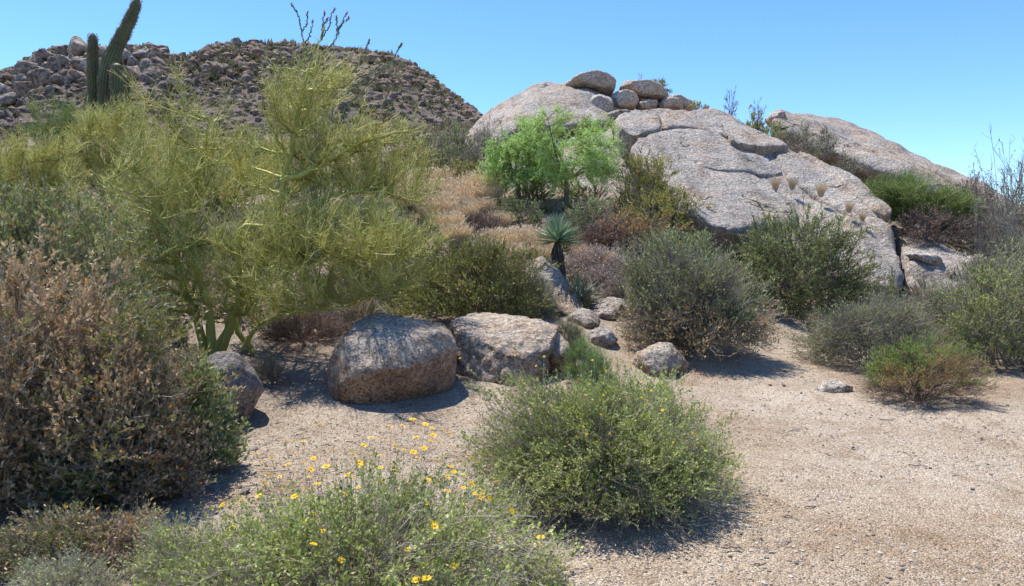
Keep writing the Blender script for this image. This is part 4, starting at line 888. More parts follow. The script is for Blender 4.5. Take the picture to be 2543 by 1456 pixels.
# ---------------------------------------------------------------- ocotillo
def ocotillo():
    D = 13.5; base = np.array(gpos(790, D)); t = thing('ocotillo_plant', 'tall ocotillo with thin wands and red tips rising behind the huge palo verde', 'shrub', tuple(base))
    J = lambda x, y: ((800 + x * .2953) / 1.18, y * .2953 / 1.18)
    W = [[(330, 860), (310, 620), (305, 440), (280, 300), (255, 160), (180, 40)], [(290, 315), (335, 230), (347, 120)], [(312, 435), (375, 340), (392, 205)],
         [(350, 620), (400, 500), (485, 385), (500, 250), (540, 180)], [(485, 385), (560, 250), (575, 160), (610, 85)], [(478, 390), (490, 250), (508, 115)],
         [(420, 640), (520, 510), (600, 440), (640, 340), (655, 270), (735, 125)], [(635, 330), (630, 165)], [(650, 290), (690, 235), (750, 175)],
         [(600, 900), (740, 780), (860, 620), (900, 530), (955, 395)], [(700, 1080), (860, 940), (1060, 720), (1190, 610), (1260, 460), (1278, 435)],
         [(650, 1000), (830, 850), (1010, 700), (1110, 580)], [(500, 1000), (600, 900), (700, 740), (770, 685)], [(1080, 1080), (1140, 930), (1168, 870)],
         [(260, 900), (180, 830), (90, 720), (0, 640), (-160, 545)], [(400, 1000), (370, 900), (355, 640)]]
    r = np.random.default_rng(4); st_, lf = Acc(), Acc()
    root = base + [0, 0, -.1]
    for i, wnd in enumerate(W):
        dj = D + r.uniform(-.5, .5) if i not in (1, 2, 5, 7, 8, 4) else D
        P = [at(*J(*p), dj) for p in wnd]; tip = P[-1]
        if i not in (1, 2, 4, 5, 7, 8, 13): P = [root, root * .6 + P[0] * .4 + [0, 0, .1]] + P
        P = np.array(P) - base; tt = np.linspace(0, len(P) - 1, 24); Q = np.stack([np.interp(tt, range(len(P)), P[:, j]) for j in range(3)], 1)
        for _ in range(1): Q[1:-1] = (Q[:-2] + 2 * Q[1:-1] + Q[2:]) / 4
        Q[1:-1] += r.normal(0, .01, Q[1:-1].shape)
        st_.add(tubes(Q[None], np.linspace(.014, .007, 24)[None], 5), .3)
        L = np.linalg.norm(np.diff(Q, axis=0), axis=1).sum(); n = int(L * 95); k = r.uniform(2, 22.9, n); ki = k.astype(int); kf = (k - ki)[:, None]
        q = Q[ki] * (1 - kf) + Q[ki + 1] * kf; lf.add(leaves(q, unit(r.normal(size=(n, 3)) + [0, 0, .5]), unit(r.normal(size=(n, 3))), .032, .014), r.random(n))
        f = Acc(); n = 34; tn = unit(Q[-1] - Q[-3]); f.add(leaves(Q[-1] - tn * r.uniform(0, .10, (n, 1)), unit(tn + r.normal(0, .5, (n, 3))), unit(r.normal(size=(n, 3))), .045, .012), r.random(n))
        link('flower', f.mesh('flower', M_red, False), t)
    link('stems', st_.mesh('stems', M_ocst), t); link('leaves', lf.mesh('leaves', M_oc, False), t)
M_ocst = leaf_mat('ocotillo_bark', [(.10, .11, .06), (.19, .20, .11)], 0); M_oc = leaf_mat('ocotillo_leaf', [(.10, .22, .06), (.20, .36, .10)], .3)
ocotillo()

# ---------------------------------------------------------------- yuccas
def yucca(u, vb, d, vhead, ru, label, trunk=True, n=170, seed=1):
    b = at(u, vb, d); hd = at(u - (10 if trunk else 0), vhead, d) - b; R_ = ru / FPX * d; r = np.random.default_rng(seed)
    t = thing('yucca_plant', label, 'plant', tuple(b))
    z = 1 - 1.15 * r.uniform(0, 1, n) ** 1.15 if trunk else r.uniform(.1, 1, n)
    a = r.uniform(0, 6.28, n); q = np.sqrt(np.clip(1 - z * z, 0, 1)); D_ = np.stack([q * np.cos(a), q * np.sin(a), z], 1)
    L = R_ * r.uniform(.85, 1.1, n) * np.where(z < 0, .7, 1)
    p0 = hd + D_ * .03; e = p0 + D_ * L[:, None] - np.array([0, 0, 1]) * (L * .06 * q)[:, None]
    s = unit(np.cross(D_, [0, 0, 1.01])); up = np.cross(s, D_); W_ = .017 * (d / 12)
    V = np.stack([p0 - s * W_ * .6, p0 + s * W_ * .6, (p0 + e) / 2 + s * W_ + up * W_ * .4, e, (p0 + e) / 2 - s * W_ + up * W_ * .4, (p0 + e) / 2 - up * W_ * .3], 1).reshape(-1, 3)
    k = np.arange(n)[:, None] * 6
    F_ = [np.concatenate([k + [0, 1, 2, 5], k + [0, 5, 4, 0 + 4]][:1]), np.concatenate([k + [0, 5, 4], k + [5, 2, 3], k + [5, 3, 4]])]
    link('leaves', mk_mesh('leaves', V, F_, M_yucca, np.repeat(r.random(n), 6), False), t)
    if trunk:
        tr = Acc().add(tubes(np.array([[[0, 0, -.1], hd * .5 + [.02, 0, 0], hd]]), np.array([[.05, .045, .045]]), 8), .3)
        m = 420; tt = r.uniform(.12, 1.0, (m, 1)); q0 = hd * tt; a = r.uniform(0, 6.28, m); o = np.stack([np.cos(a), np.sin(a), np.zeros(m)], 1)
        tr.add(leaves(q0 + o * .04, unit(o * .35 + [0, 0, -1]), o, .24, .022), r.random(m)); link('trunk', tr.mesh('trunk', M_dead, False), t)
yucca(1393, 690, 11.0, 600, 74, 'spiky blue-green yucca on a shaggy dark trunk above the tilted boulder', True, 190, 2)
yucca(1438, 758, 10.6, 745, 78, 'small trunkless yucca of stiff dark blades right of the tilted boulder', False, 46, 5)

# ---------------------------------------------------------------- dry grass
def grass_geo(seed, n, h, rad, lean=.6, w=.0065):
    r = np.random.default_rng(seed); a = r.uniform(0, 6.28, n); q = rad * .35 * np.sqrt(r.random(n)); b = np.stack([q * np.cos(a), q * np.sin(a), np.zeros(n) - .02], 1)
    a2 = a + r.normal(0, .8, n); ln = lean * r.uniform(.1, 1, n); L = h * r.uniform(.5, 1.1, n)
    e = b + np.stack([np.cos(a2) * ln * L, np.sin(a2) * ln * L, L * np.sqrt(1 - (ln * .8) ** 2)], 1); m = (b + e) / 2 + [0, 0, .12 * h]
    P = bez(b, m, e, 5); acc = Acc().add(tubes(P, np.linspace(w, w * .3, 5)[None] * r.uniform(.7, 1.2, (n, 1)), 3), np.clip(r.normal(.5, .25, n), 0, 1))
    m_ = n * 2; pi_ = r.integers(0, n, m_); k = r.integers(2, 5, m_); acc.add(leaves(P[pi_, k], unit(r.normal(size=(m_, 3)) + [0, 0, .8]), unit(r.normal(size=(m_, 3))), h * .06, w * 2), r.uniform(.5, 1, m_))
    return acc.mesh('blades', M_straw, False)
GR = [grass_geo(i, 900, .7, .5) for i in range(3)]; GR2 = grass_geo(9, 260, .45, .22, .55, .0045)
def grass(u, v, d, hpx, label, group=None, me=None, wide=1.0, loc=None, n=0):
    if loc is None: loc = gpos(u, d)
    h = hpx / FPX * d; me = me or GR[n % 3]; s = h / (.7 if me in GR else .45)
    o = link('grass_clump', me, None, tuple(loc)); o.scale = (s * wide, s * wide, s); o.rotation_euler = (0, 0, rs.uniform(0, 6.28)); tag(o, label, 'grass', group)
# ---------------------------------------------------------------- dry grass clumps
gl = 'straw-coloured dry grass clump on the slope between the palo verde and the mesquite'; gg = 'dry grass clumps on the slope behind the boulders'
for i, (u, d, h) in enumerate([(1030,21,60),(1060,20.4,70),(1085,20.8,66),(1050,19.4,60),(1030,18.5,60),(1100,19.5,50),(1140,18.6,56),(1175,18.2,62),(1200,18.4,66),(1160,17.6,58),(1215,17.6,50),(1120,17,55),(1150,16.2,50),
      (1090,16.4,60),(1110,15.4,55),(1065,17.2,62),(1190,16.6,48),(1135,14.6,50),(1240,15.6,44),(1260,13.6,62),(1290,13.2,70),(1315,13.4,70),(1335,13.0,64),(1275,12.6,56),(1305,12.4,55),(1345,12.5,50),(1240,13.1,50),(1220,14.0,50),
      (1080,22.5,40),(1040,23,40),(1000,20,50),(980,18,50),(1490,12.4,50),(1460,12.9,50)]):
    grass(u, 0, d, h * 1.12, gl, gg, n=i, wide=1.2)
for u, v, h, lab in [(1925,471,34,'dry tuft of grass growing on the bare rock slope, leftmost of the row'), (1967,471,31,'second dry tuft from the left on the bare rock slope'),
       (2038,488,36,'largest dry tuft in the row on the bare rock slope'), (2108,527,28,'fourth dry tuft in the row down the bare rock slope'), (2141,549,26,'lowest right dry tuft in the row on the rock slope')]:
    p = onp(u, v, .30); o = link('grass_tuft', GR2, None, tuple(p)); s = h / FPX * p[1] / .45; o.scale = (s * .85, s * .85, s); tag(o, lab, 'grass')

# ---------------------------------------------------------------- shrubs on and round the outcrop
P_ = place
P_('green', 'glossy green jojoba bush spilling in front of the overhanging slab', 1818, 2150, 552, 14.6, M_jojdk, M_brown_twig, depth=.8, dens=1.4)
P_('green', 'olive-green jojoba bush climbing the left edge of the big slab', 1528, 1675, 392, 17.6, M_jojol, zbase=at(1600, 560, 17.6)[2])
P_('green', 'low olive jojoba spreading right at the foot of the big slab', 1560, 1745, 470, 16.6, M_jojol, zbase=at(1600, 585, 16.6)[2])
P_('greenb', 'rusty orange-brown bush below the olive jojobas', 1480, 1690, 528, 13.6, M_orange, M_brown_twig, name='rusty_shrub')
P_('greenb', 'grey-green low shrub between the yucca head and the mesquite trunk', 1400, 1545, 488, 15.0, M_joj, M_gray)
P_('pinkish', 'dull brown shrub right of the yucca head', 1420, 1590, 540, 13.4, M_dkbr, M_brown_twig, name='brown_shrub')
P_('greenb', 'small dark green bush left of the yucca above the straw grass', 1238, 1345, 490, 16.0, M_jojdk, M_brown_twig)
P_('twiggy', 'dark brown dead bush among the straw grass left of the yucca', 1165, 1255, 520, 14.8, M_dkbr, M_brown_twig)
P_('pinkish', 'pinkish-grey dead bush behind the yucca trunk', 1395, 1600, 610, 12.2, M_pink)
P_('pinkish', 'pale dead bush of dry stalks right of the small yucca', 1420, 1540, 655, 11.3, M_pink)
P_('twiggy', 'bare grey twig bush behind the pale bedrock hump', 1500, 1640, 680, 11.0, M_pink)
P_('greenb', 'grey-green bush high in the gap below the whaleback', 1068, 1200, 325, 24, M_joj, M_gray, zbase=at(1130, 460, 24)[2])
P_('green', 'dark olive bush left of the smaller mesquite', 1090, 1215, 400, 21.0, M_jojol, M_brown_twig)
P_('twiggy', 'ashen grey bush at the left foot of the whaleback rock', 1150, 1265, 325, 22.5, M_sage, M_gray, zbase=at(1200, 440, 22.5)[2])
P_('greenb', 'dark green bush tucked in front of the whaleback undercut', 1290, 1370, 300, 22.0, M_jojdk, M_brown_twig, zbase=at(1320, 380, 22.)[2])
P_('greenb', 'small brownish-green bush under the round wedged boulder', 1420, 1480, 298, 23.4, M_jojol, M_brown_twig, zbase=at(1440, 370, 23.4)[2])
P_('sparse', 'thin twiggy sprig standing above the long brown slab on the skyline', 1577, 1600, 180, 28, M_sage, M_gray, zbase=at(1588, 210, 28)[2])
P_('greenb', 'green bush on the skyline behind the long brown slab', 1600, 1660, 196, 28.6, M_joj, M_brown_twig, zbase=at(1630, 240, 28.6)[2])
P_('fine', 'yellowish bush on the outcrop skyline right of the lumpy boulder', 1714, 1742, 250, 26.5, M_jojol, zbase=at(1730, 272, 26.5)[2])
P_('fine', 'second tiny yellowish bush on the outcrop skyline', 1740, 1760, 260, 26.5, M_jojol, zbase=at(1750, 274, 26.5)[2])
P_('sparse', 'tall sparse wiry plant standing against the sky on the outcrop', 1793, 1835, 224, 25.4, M_dkbr, M_gray, zbase=at(1810, 302, 25.4)[2])
P_('sparse', 'faint thin sprig against the sky right of the wiry plant', 1866, 1900, 245, 25.4, M_dkbr, M_gray, zbase=at(1870, 320, 25.4)[2])
P_('greenb', 'yellow-green bush between the outcrop crest and the back ridge', 1840, 1902, 282, 25.2, M_jojol, zbase=at(1870, 335, 25.2)[2])
P_('fine', 'bright low green plant left of the tip of the back ridge', 1885, 1950, 305, 24.6, M_enc, zbase=at(1915, 350, 24.6)[2])
P_('twiggy', 'grey-green airy bush in the hollow before the back ridge', 1940, 2035, 315, 23.8, M_sage, M_gray, zbase=at(1985, 380, 23.8)[2])
P_('twiggy', 'leafless grey bush against the back ridge', 2020, 2080, 320, 24.5, M_sage, M_gray, zbase=at(2050, 395, 24.5)[2])
P_('twiggy', 'small ashen bush at the top end of the rock slope hollow', 2075, 2140, 385, 21.8, M_sage, M_gray, zbase=at(2110, 430, 21.8)[2])
P_('pinkish', 'reddish-brown dead bush on the right slope under the ridge end', 2345, 2480, 455, 19, M_dkbr, M_brown_twig, name='brown_shrub')
P_('twiggy', 'dark brown thicket bush beneath the feathery palo verde', 2230, 2400, 520, 17.6, M_dkbr, M_brown_twig, name='brown_shrub', zbase=at(2310, 610, 17.6)[2])
P_('fine', 'soft grey-green bush right of the dark brown thicket', 2370, 2500, 500, 20.0, M_sage, M_gray)
P_('pinkish', 'orange-brown dry bush deep in the right thicket', 2430, 2560, 520, 17.5, M_dkbr, name='brown_shrub')
P_('twiggy', 'tall airy grey-green shrub at the right edge against the sky', 2425, 2640, 425, 12.6, M_sage, M_gray, dens=.45)
P_('twiggy', 'silvery twig bush at the right edge halfway up', 2485, 2680, 560, 11.4, M_sage, M_gray)
P_('fine', 'olive-grey bush behind the yellow-specked shrub on the right', 2500, 2640, 610, 10.4, M_sage, M_gray)
# right foreground pair
P_('fine', 'wide grey-green bush on the right side of the sandy path', 2005, 2330, 742, 9.2, M_sage, M_gray, depth=.8)
P_('fine', 'second grey-green bush overlapping the wide one by the path', 2240, 2460, 712, 10.2, M_sage, M_gray, depth=.8)
t = P_('fine', 'large green wiry bush with yellow specks at the right edge', 2335, 2680, 648, 9.0, M_enc, M_gray, depth=.8)
P_('sparse', 'small pale green sprout at the foot of the glossy green jojoba', 2115, 2160, 735, 12.4, M_enc, M_gray)
P_('fine', 'small yellow-green plant at the right of the nose of the outcrop', 2185, 2235, 690, 13.6, M_enc, M_gray)
# filler slope left behind the palo verde, each its own plant
k = 0
for (u, d, w_, vt, key, ml, lab) in [
  (60,12,120,470,'greenb',M_jojol,'olive bush at the left edge above the green jojoba'), (200,12.5,110,490,'greenb',M_joj,'grey-green bush behind the left limb of the huge palo verde'),
  (340,13.5,120,500,'fine',M_sage,'pale bush glimpsed under the left limbs of the huge palo verde'), (480,14,120,520,'greenb',M_joj,'bush glimpsed behind the main stems of the huge palo verde'),
  (640,14,130,520,'fine',M_sage,'soft bush glimpsed right of the main stems of the huge palo verde'), (790,14.5,120,510,'greenb',M_jojol,'olive bush glimpsed behind the right limbs of the huge palo verde'),
  (920,16,110,470,'fine',M_sage,'soft grey bush under the outer right limbs of the huge palo verde'), 
  (900,12,140,600,'greenb',M_jojol,'olive bush low behind the right limbs, above the egg-shaped boulder'), (1010,11.3,140,620,'greenb',M_joj,'grey-green bush left of the olive bush behind the flat-topped boulder'),
  (720,26,150,400,'greenb',M_joj,'far bush on the slope behind the crown of the huge palo verde'), (900,27,150,405,'twiggy',M_sage,'far grey bush on the slope right of the palo verde crown'),
  (400,26,150,400,'greenb',M_joj,'far bush on the slope right of the saguaro foot'), (100,26,150,390,'fine',M_sage,'far pale bush on the slope left of the saguaro foot'),
  (470,10.4,120,735,'twiggy',M_dkbr,'dark twiggy brush left behind the palo verde trunk'), (650,10.2,130,775,'twiggy',M_joj,'dark twiggy brush right behind the palo verde trunk'), (400,9.0,100,760,'greenb',M_joj,'green bush between the brown jojoba and the palo verde trunk'),
  (1010,28,90,395,'greenb',M_jojol,'far olive bush where the slope meets the mountain'), (1110,33,100,325,'twiggy',M_sage,'far grey thicket bush under the saddle of the mountain'),
  (980,36,120,345,'twiggy',M_joj,'far thicket bush below the right mountain slope'), (1190,30,70,345,'fine',M_sage,'far pale bush at the left edge of the whaleback'),
  (820,38,150,352,'fine',M_sage,'farthest pale bush behind the ocotillo'), (620,38,150,362,'greenb',M_joj,'farthest bush behind the middle of the palo verde crown')]:
    P_(key, lab, u - w_ / 2 * 1.25, u + w_ / 2 * 1.25, vt, d, ml)

# ---------------------------------------------------------------- foreground plants built one by one
def own(name, label, cat, u0, u1, vt, d, kw, ms, ml, seed, depth=.8, leafname='leaves', rz=0, gz=None):
    a, b = at(u0, vt, d), at(u1, vt, d); x = (a[0] + b[0]) / 2; gz = Hs(x, d) if gz is None else gz; rx = (b[0] - a[0]) / 2; h = a[2] - gz
    geo = shrub_geo(seed, rx, rx * depth, h, **kw)
    t = make_shrub(name, label, cat, geo, ms, ml, (x, d, gz - .01), rz, None, leafname)
    return t, geo, (rx, rx * depth, h)
# brown-leaved jojoba at the left
def tone_br(q, t, r):
    n = vnoise(q[:, 0] * 1.6, q[:, 1] * 1.6, q[:, 2] * 1.6, seed=4)
    t = np.clip(.28 + .5 * (t - .2), .0, .66)
    g = (n > .46) & (r.random(len(t)) < .75) | (q[:, 0] > .95) & (r.random(len(t)) < .55)
    o = r.random(len(t)) < .03
    return np.where(g, 1.0, np.where(o, .83, t))
own('jojoba_shrub', 'big jojoba bush of dead brown and orange leaves filling the lower left corner', 'shrub', -520, 385, 690, 4.55,
    dict(n_main=26, n_sub=800, n_tw=9500, n_leaf=76000, ll=.037, lw=.018, up=.5, asc=.5, twl=.15, rt=.0016, amp=.4, r0=.014, stem_tone=.6, ttw=.3, tonef=tone_br, lin=.3, gap=.36), M_gray, M_jojbr, 31, depth=.6)
own('jojoba_shrub', 'lower brown-leaved jojoba shoulder reaching right towards the dark shaded boulder', 'shrub', 110, 455, 880, 4.45,
    dict(n_main=16, n_sub=420, n_tw=4500, n_leaf=27000, ll=.036, lw=.018, up=.4, asc=.5, twl=.15, rt=.0016, amp=.5, r0=.01, stem_tone=.6, ttw=.3, tonef=tone_br, lin=.3, gap=.33), M_gray, M_jojbr, 37, depth=.8)
def tone_mix(q, t, r): return np.clip(t * .62 + (r.random(len(t)) < .13) * .45, 0, 1)
own('jojoba_shrub', 'grey-green jojoba bush rising behind the brown one at the left edge', 'shrub', -260, 330, 520, 7.0,
    dict(n_main=22, n_sub=600, n_tw=7000, n_leaf=42000, ll=.050, lw=.024, up=.6, asc=.8, twl=.16, rt=.0017, amp=.25, tonef=tone_mix, stem_tone=.6), M_gray, M_jojmix, 32, depth=.6)
own('jojoba_shrub', 'green-leaved jojoba sprig leaning over the dark shaded boulder', 'shrub', 395, 585, 905, 4.95,
    dict(n_main=10, n_sub=110, n_tw=1600, n_leaf=7500, ll=.044, lw=.020, up=.6, asc=.7, twl=.13, rt=.0014, amp=.4), M_gray, M_joj, 33, depth=.8)
own('jojoba_shrub', 'olive jojoba bush directly behind the flat-topped boulder', 'shrub', 1010, 1335, 610, 10.0,
    dict(n_main=18, n_sub=420, n_tw=6000, n_leaf=34000, ll=.042, lw=.018, up=.6, asc=.8, twl=.17, rt=.0018, amp=.4, r0=.013), M_brown_twig, M_jolg, 34)
# grey dead shrub right of centre
def tone_top(q, t, r): return t
own('dry_shrub', 'large grey twiggy shrub with sparse brown and green leaves, behind the round boulder', 'shrub', 1560, 1885, 625, 9.3,
    dict(n_main=40, n_sub=700, n_tw=8000, n_leaf=22000, ll=.042, lw=.019, up=.55, asc=.7, twl=.18, rt=.0030, amp=.5, r0=.014, stem_tone=.5, tonef=lambda q, t, r: np.where(q[:, 2] + .5 * vnoise(q[:, 0] * 2, q[:, 1] * 2, q[:, 2] * 2) > .78, t * .62, .5 + .5 * t), gap=.35), M_gray, M_jojmix, 35, depth=.9)
own('jojoba_shrub', 'pale silver-green jojoba behind the top of the large grey twiggy shrub', 'shrub', 1590, 1820, 590, 11.4,
    dict(n_main=16, n_sub=300, n_tw=4000, n_leaf=20000, ll=.055, lw=.024, up=.8, asc=1.0, twl=.2, rt=.002, amp=.4), M_gray, M_joj, 36)
# central brittlebush
def tone_enc(q, t, r): return np.clip(t * .8 + .1 + (r.random(len(t)) < .06) * .4, 0, 1)
tE, gE, dE = own('brittlebush_shrub', 'large dome-shaped green brittlebush in the centre foreground on the gravel', 'shrub', 1250, 1810, 965, 4.42,
    dict(sk=-.20, bp=2.05, n_main=60, n_sub=1500, n_tw=16000, n_leaf=95000, ll=.0165, lw=.0105, up=.6, asc=.4, twl=.105, rt=.0011, amp=.36, r0=.006, stem_tone=.6, ttw=.25, tonef=tone_enc, lin=.4, gap=.36, bare_low=.12, low=.0), M_stem_pale, M_enc, 41, depth=.85)
# flower stalk seeds on its crest
def flowers(parent, geo, n, r_, seed, zmin, stalk=.14, dims=None, size=1.0, big=95, away=None, names='flower'):
    """n flower heads on thin stalks rising from the twigs of a bush"""
    r = np.random.default_rng(seed); PT = geo[2]; tip = PT[:, 2]
    ok = np.nonzero(tip[:, 2] > zmin)[0]; ok = r.choice(ok, n, replace=False)
    st_ = Acc(); S0 = tip[ok]; up = unit(S0 * [.5, .5, 0] / (np.abs(S0).max() + .1) + r.normal(0, .28, (n, 3)) + [0, 0, 1]); L = stalk * r.uniform(.6, 1.5, (n, 1)); E = S0 + up * L
    st_.add(tubes(bez(S0, (S0 + E) / 2 + r.normal(0, .02, E.shape), E, 5), np.full((n, 5), .0013), 3), .7)
    return E, up, S0
def flower_mesh(rad, seed):
    r = np.random.default_rng(seed); n = 11; a = np.arange(n) * 6.283 / n + r.normal(0, .08, n)
    d = np.stack([np.cos(a), np.sin(a), np.full(n, .12) + r.normal(0, .1, n)], 1); p = d * rad * .25
    v, f = leaves(p, d, np.tile([0, 0, 1.], (n, 1)), rad * .8, rad * .5); vv, ff = ico(1)
    vv = vv * rad * .30 * [1, 1, .7] + [0, 0, rad * .08]
    k = len(v); return mk_mesh('flower', np.concatenate([v, vv]), [f, ff + k], [M_petal, M_centre], np.full(k + len(vv), .6), False, mi=[0] * len(f) + [1] * len(ff))
FM = [flower_mesh(.019, i) for i in range(4)]; FS = [flower_mesh(.009, 10 + i) for i in range(2)]
def bloom(parent, E, up, meshes, seed, jit=.5, lim=96, smin=.75, smax=1.25, jl=1.0, S0=None):
    r = np.random.default_rng(seed)
    for i in range(min(len(E), lim)):
        o = link('flower', meshes[i % len(meshes)], parent, tuple(E[i])); nv = Vector(up[i] + r.normal(0, jit, 3) + np.array([0, -.45, .5])); o.rotation_euler = nv.to_track_quat('Z', 'Y').to_euler(); s = r.uniform(smin, smax); o.scale = (s, s, s)
        if S0 is not None:
            P = bez(S0[i:i + 1], (S0[i:i + 1] + E[i:i + 1]) / 2 + r.normal(0, .015, (1, 3)), E[i:i + 1], 6) - E[i]
            k = link('stalk', Acc().add(tubes(P, np.full((1, 6), .0013), 3), .7).mesh('stalk', M_stem_pale), o); k.matrix_parent_inverse = Matrix.Identity(4); q = (o.rotation_euler.to_matrix().to_4x4() @ Matrix.Scale(s, 4)).inverted(); k.matrix_basis = q
E, up, S0_ = flowers(tE, gE, 70, .01, 3, dE[2] * .62, .12)
bloom(tE, E, up, FS, 5, S0=S0_)
# foreground flowering brittlebush
tF, gF, dF = own('brittlebush_shrub', 'sprawling brittlebush with yellow daisy flowers in the bottom foreground', 'shrub', 470, 1290, 1235, 3.0,
    dict(bp=2.1, n_main=60, n_sub=900, n_tw=6500, n_leaf=30000, ll=.020, lw=.013, up=.9, asc=.3, twl=.11, rt=.0011, amp=.5, r0=.004, stem_tone=.6, ttw=.25, tonef=tone_enc, lin=.25, gap=.38, low=.0), M_stem_pale, M_enc, 51, depth=.85)
def fl_at(L, parent, d0, meshes, seed, base):
    """flower heads and their stalks where the photograph shows them"""
    r = np.random.default_rng(seed); E = []; S0 = []; o = np.array(parent.location)
    for (x, y) in L:
        v = 728.8 + .4994 * y; u = 508.5 + .4994 * x; d = d0(v) + r.normal(0, .06); p = at(u, v, d) - o; E.append(p)
        S0.append(np.array([p[0] * .8 + r.normal(0, .03), p[1] * .8 - .02, max(p[2] - r.uniform(.16, .34), .03)]))
    E, S0 = np.array(E), np.array(S0); C_ = (E + S0) / 2 + r.normal(0, .02, E.shape)
    bloom(parent, E, unit(E - C_), meshes, seed + 1, .35, S0=S0)
FL = [(577,650),(919,662),(982,660),(1033,628),(1097,651),(1130,671),(1135,706),(1050,718),(1122,735),(1163,742),(1214,697),(826,716),(876,720),(923,733),(944,760),(991,781),(1036,789),(790,756),(445,733),(491,737),(402,734),
      (448,799),(333,817),(254,798),(287,832),(411,851),(526,875),(540,821),(640,780),(602,862),(736,799),(741,918),(768,840),(776,858),(870,805),(872,868),(876,941),(764,965),(370,911),(323,903),(290,940),(299,958),(383,974),(272,1006),
      (445,1010),(513,974),(516,914),(180,1033),(87,1051),(137,1167),(700,1001),(1110,929),(1201,983),(1206,911),(1237,888),(1291,905),(1327,820),(1348,841),(1325,947),(1286,967),(1345,995),(1375,978),(1377,1004),(1362,1025),(1415,1015),
      (1450,936),(1295,1052),(1104,1045),(1140,1143),(1143,1158),(1525,1082),(542,1096),(486,1135),(540,1247),(582,1184),(1152,832),(1219,860),(944,880),(1060,818),(1012,1275),(678,1327),(1050,1425),(1101,1418),(1240,1355),(710,903),(490,845),(1089,770),(560,948)]
fl_at(FL, tF, lambda v: np.interp(v, [1040, 1200, 1300, 1456], [3.7, 3.35, 2.95, 2.6]), FM, 8, None)
# right tail of the flowering plant, low over the gravel
tG, gG, dG = own('brittlebush_shrub', 'low straggling brittlebush with a few orange-yellow blooms right of the sprawling one', 'shrub', 1200, 1420, 1350, 3.25,
    dict(n_main=14, n_sub=120, n_tw=900, n_leaf=2600, ll=.015, lw=.0095, up=.8, asc=.3, twl=.09, rt=.001, amp=.5, r0=.003, stem_tone=.72, tonef=tone_enc), M_stem_pale, M_enc, 52, depth=.9)
fl_at([(1463,1225),(1670,1213),(1668,1243),(1642,1291),(1700,1303),(1660,1353),(1780,1362),(1326,1361),(1393,1400),(1420,1420),(1602,1345),(1340,1243)], tG, lambda v: 3.3, FM, 18, None)
own('dry_shrub', 'low brown twiggy growth under the front edge of the brown jojoba at the bottom left', 'shrub', -60, 440, 1275, 3.5,
    dict(n_main=24, n_sub=300, n_tw=3200, n_leaf=6500, ll=.026, lw=.013, up=.3, asc=.4, twl=.12, rt=.0013, amp=.5, r0=.005, stem_tone=.4, tonef=tone_br), M_gray, M_jojbr, 57, depth=.5)
own('brittlebush_shrub', 'small pale grey-green bush at the bottom edge under the brown jojoba', 'shrub', 20, 290, 1385, 3.0,
    dict(n_main=14, n_sub=160, n_tw=1500, n_leaf=4200, ll=.015, lw=.0095, up=.8, asc=.3, twl=.10, rt=.001, amp=.4, r0=.003, stem_tone=.75, tonef=tone_enc), M_gray, M_sage, 53)
own('brittlebush_shrub', 'scruffy twiggy green plant at the bottom edge left of the flowering brittlebush', 'shrub', 330, 600, 1300, 3.05,
    dict(n_main=20, n_sub=240, n_tw=2400, n_leaf=6500, ll=.015, lw=.0095, up=.8, asc=.3, twl=.10, rt=.001, amp=.4, r0=.003, stem_tone=.75, tonef=tone_enc), M_stem_pale, M_enc, 54)
# rust-tipped snakeweed
def tone_sn(q, t, r):
    n = vnoise(q[:, 0] * 4, q[:, 1] * 4, q[:, 2] * 4, seed=9); rust = (n + (q[:, 0] > .05) * .25 - (q[:, 2] > .52) * .3 > .58)
    rust = np.where(r.random(len(t)) < .22, ~rust, rust)
    return np.where(rust, .75 + .25 * r.random(len(t)), np.clip(t * .6, 0, .5))
own('snakeweed_shrub', 'small bright green and rust bush alone on the gravel at the right', 'shrub', 2158, 2415, 852, 7.15,
    dict(n_main=34, n_sub=420, n_tw=6500, n_leaf=30000, ll=.022, lw=.0045, up=.8, asc=.9, twl=.10, rt=.0012, amp=.3, r0=.006, stem_tone=.35, tonef=tone_sn, lin=.5, bare_low=.3, gap=.3), M_brown_twig, M_snake, 61, depth=.8)
# feathery green strip behind the central bush
for i, (u0, u1, vt, d, lab, m_) in enumerate([(1368,1450,792,8.6,'feathery grey-green plume beside the flat-topped boulder', M_sage), (1400,1500,840,7.6,'bright green feathery tuft behind the central brittlebush', M_snake),
      (1440,1530,872,7.0,'second bright feathery tuft right of the other one', M_snake), (1308,1385,685,10.0,'fluffy pale green tuft against the tilted boulder', M_sage), (1500,1560,690,10.8,'small dry feathery plant right of the yucca foot', M_pink)]):
    own('feathery_plant', lab, 'plant', u0, u1, vt, d, dict(n_main=14, n_sub=110, n_tw=1600, n_leaf=7000, ll=.028, lw=.004, up=1.2, asc=1.4, twl=.12, rt=.0012, amp=.3, r0=.004, tonef=lambda q, t, r: np.clip(t * .55, 0, 1) if m_ is M_snake else t), M_gray, m_, 70 + i)
own('dry_shrub', 'wispy grey weed in the shade right of the dark boulder', 'weed', 630, 720, 880, 7.6, dict(n_main=12, n_sub=90, n_tw=1000, n_leaf=2600, ll=.018, lw=.003, up=1.0, asc=.8, twl=.12, rt=.0013, amp=.4, r0=.003), M_gray, M_sage, 81)
own('dry_shrub', 'bare dark twiggy undergrowth below the palo verde trunk', 'shrub', 640, 860, 770, 9.6, dict(n_main=20, n_sub=260, n_tw=3000, n_leaf=0, up=.4, twl=.2, rt=.002, amp=.5, r0=.008, stem_tone=.3), M_brown_twig, None, 82)
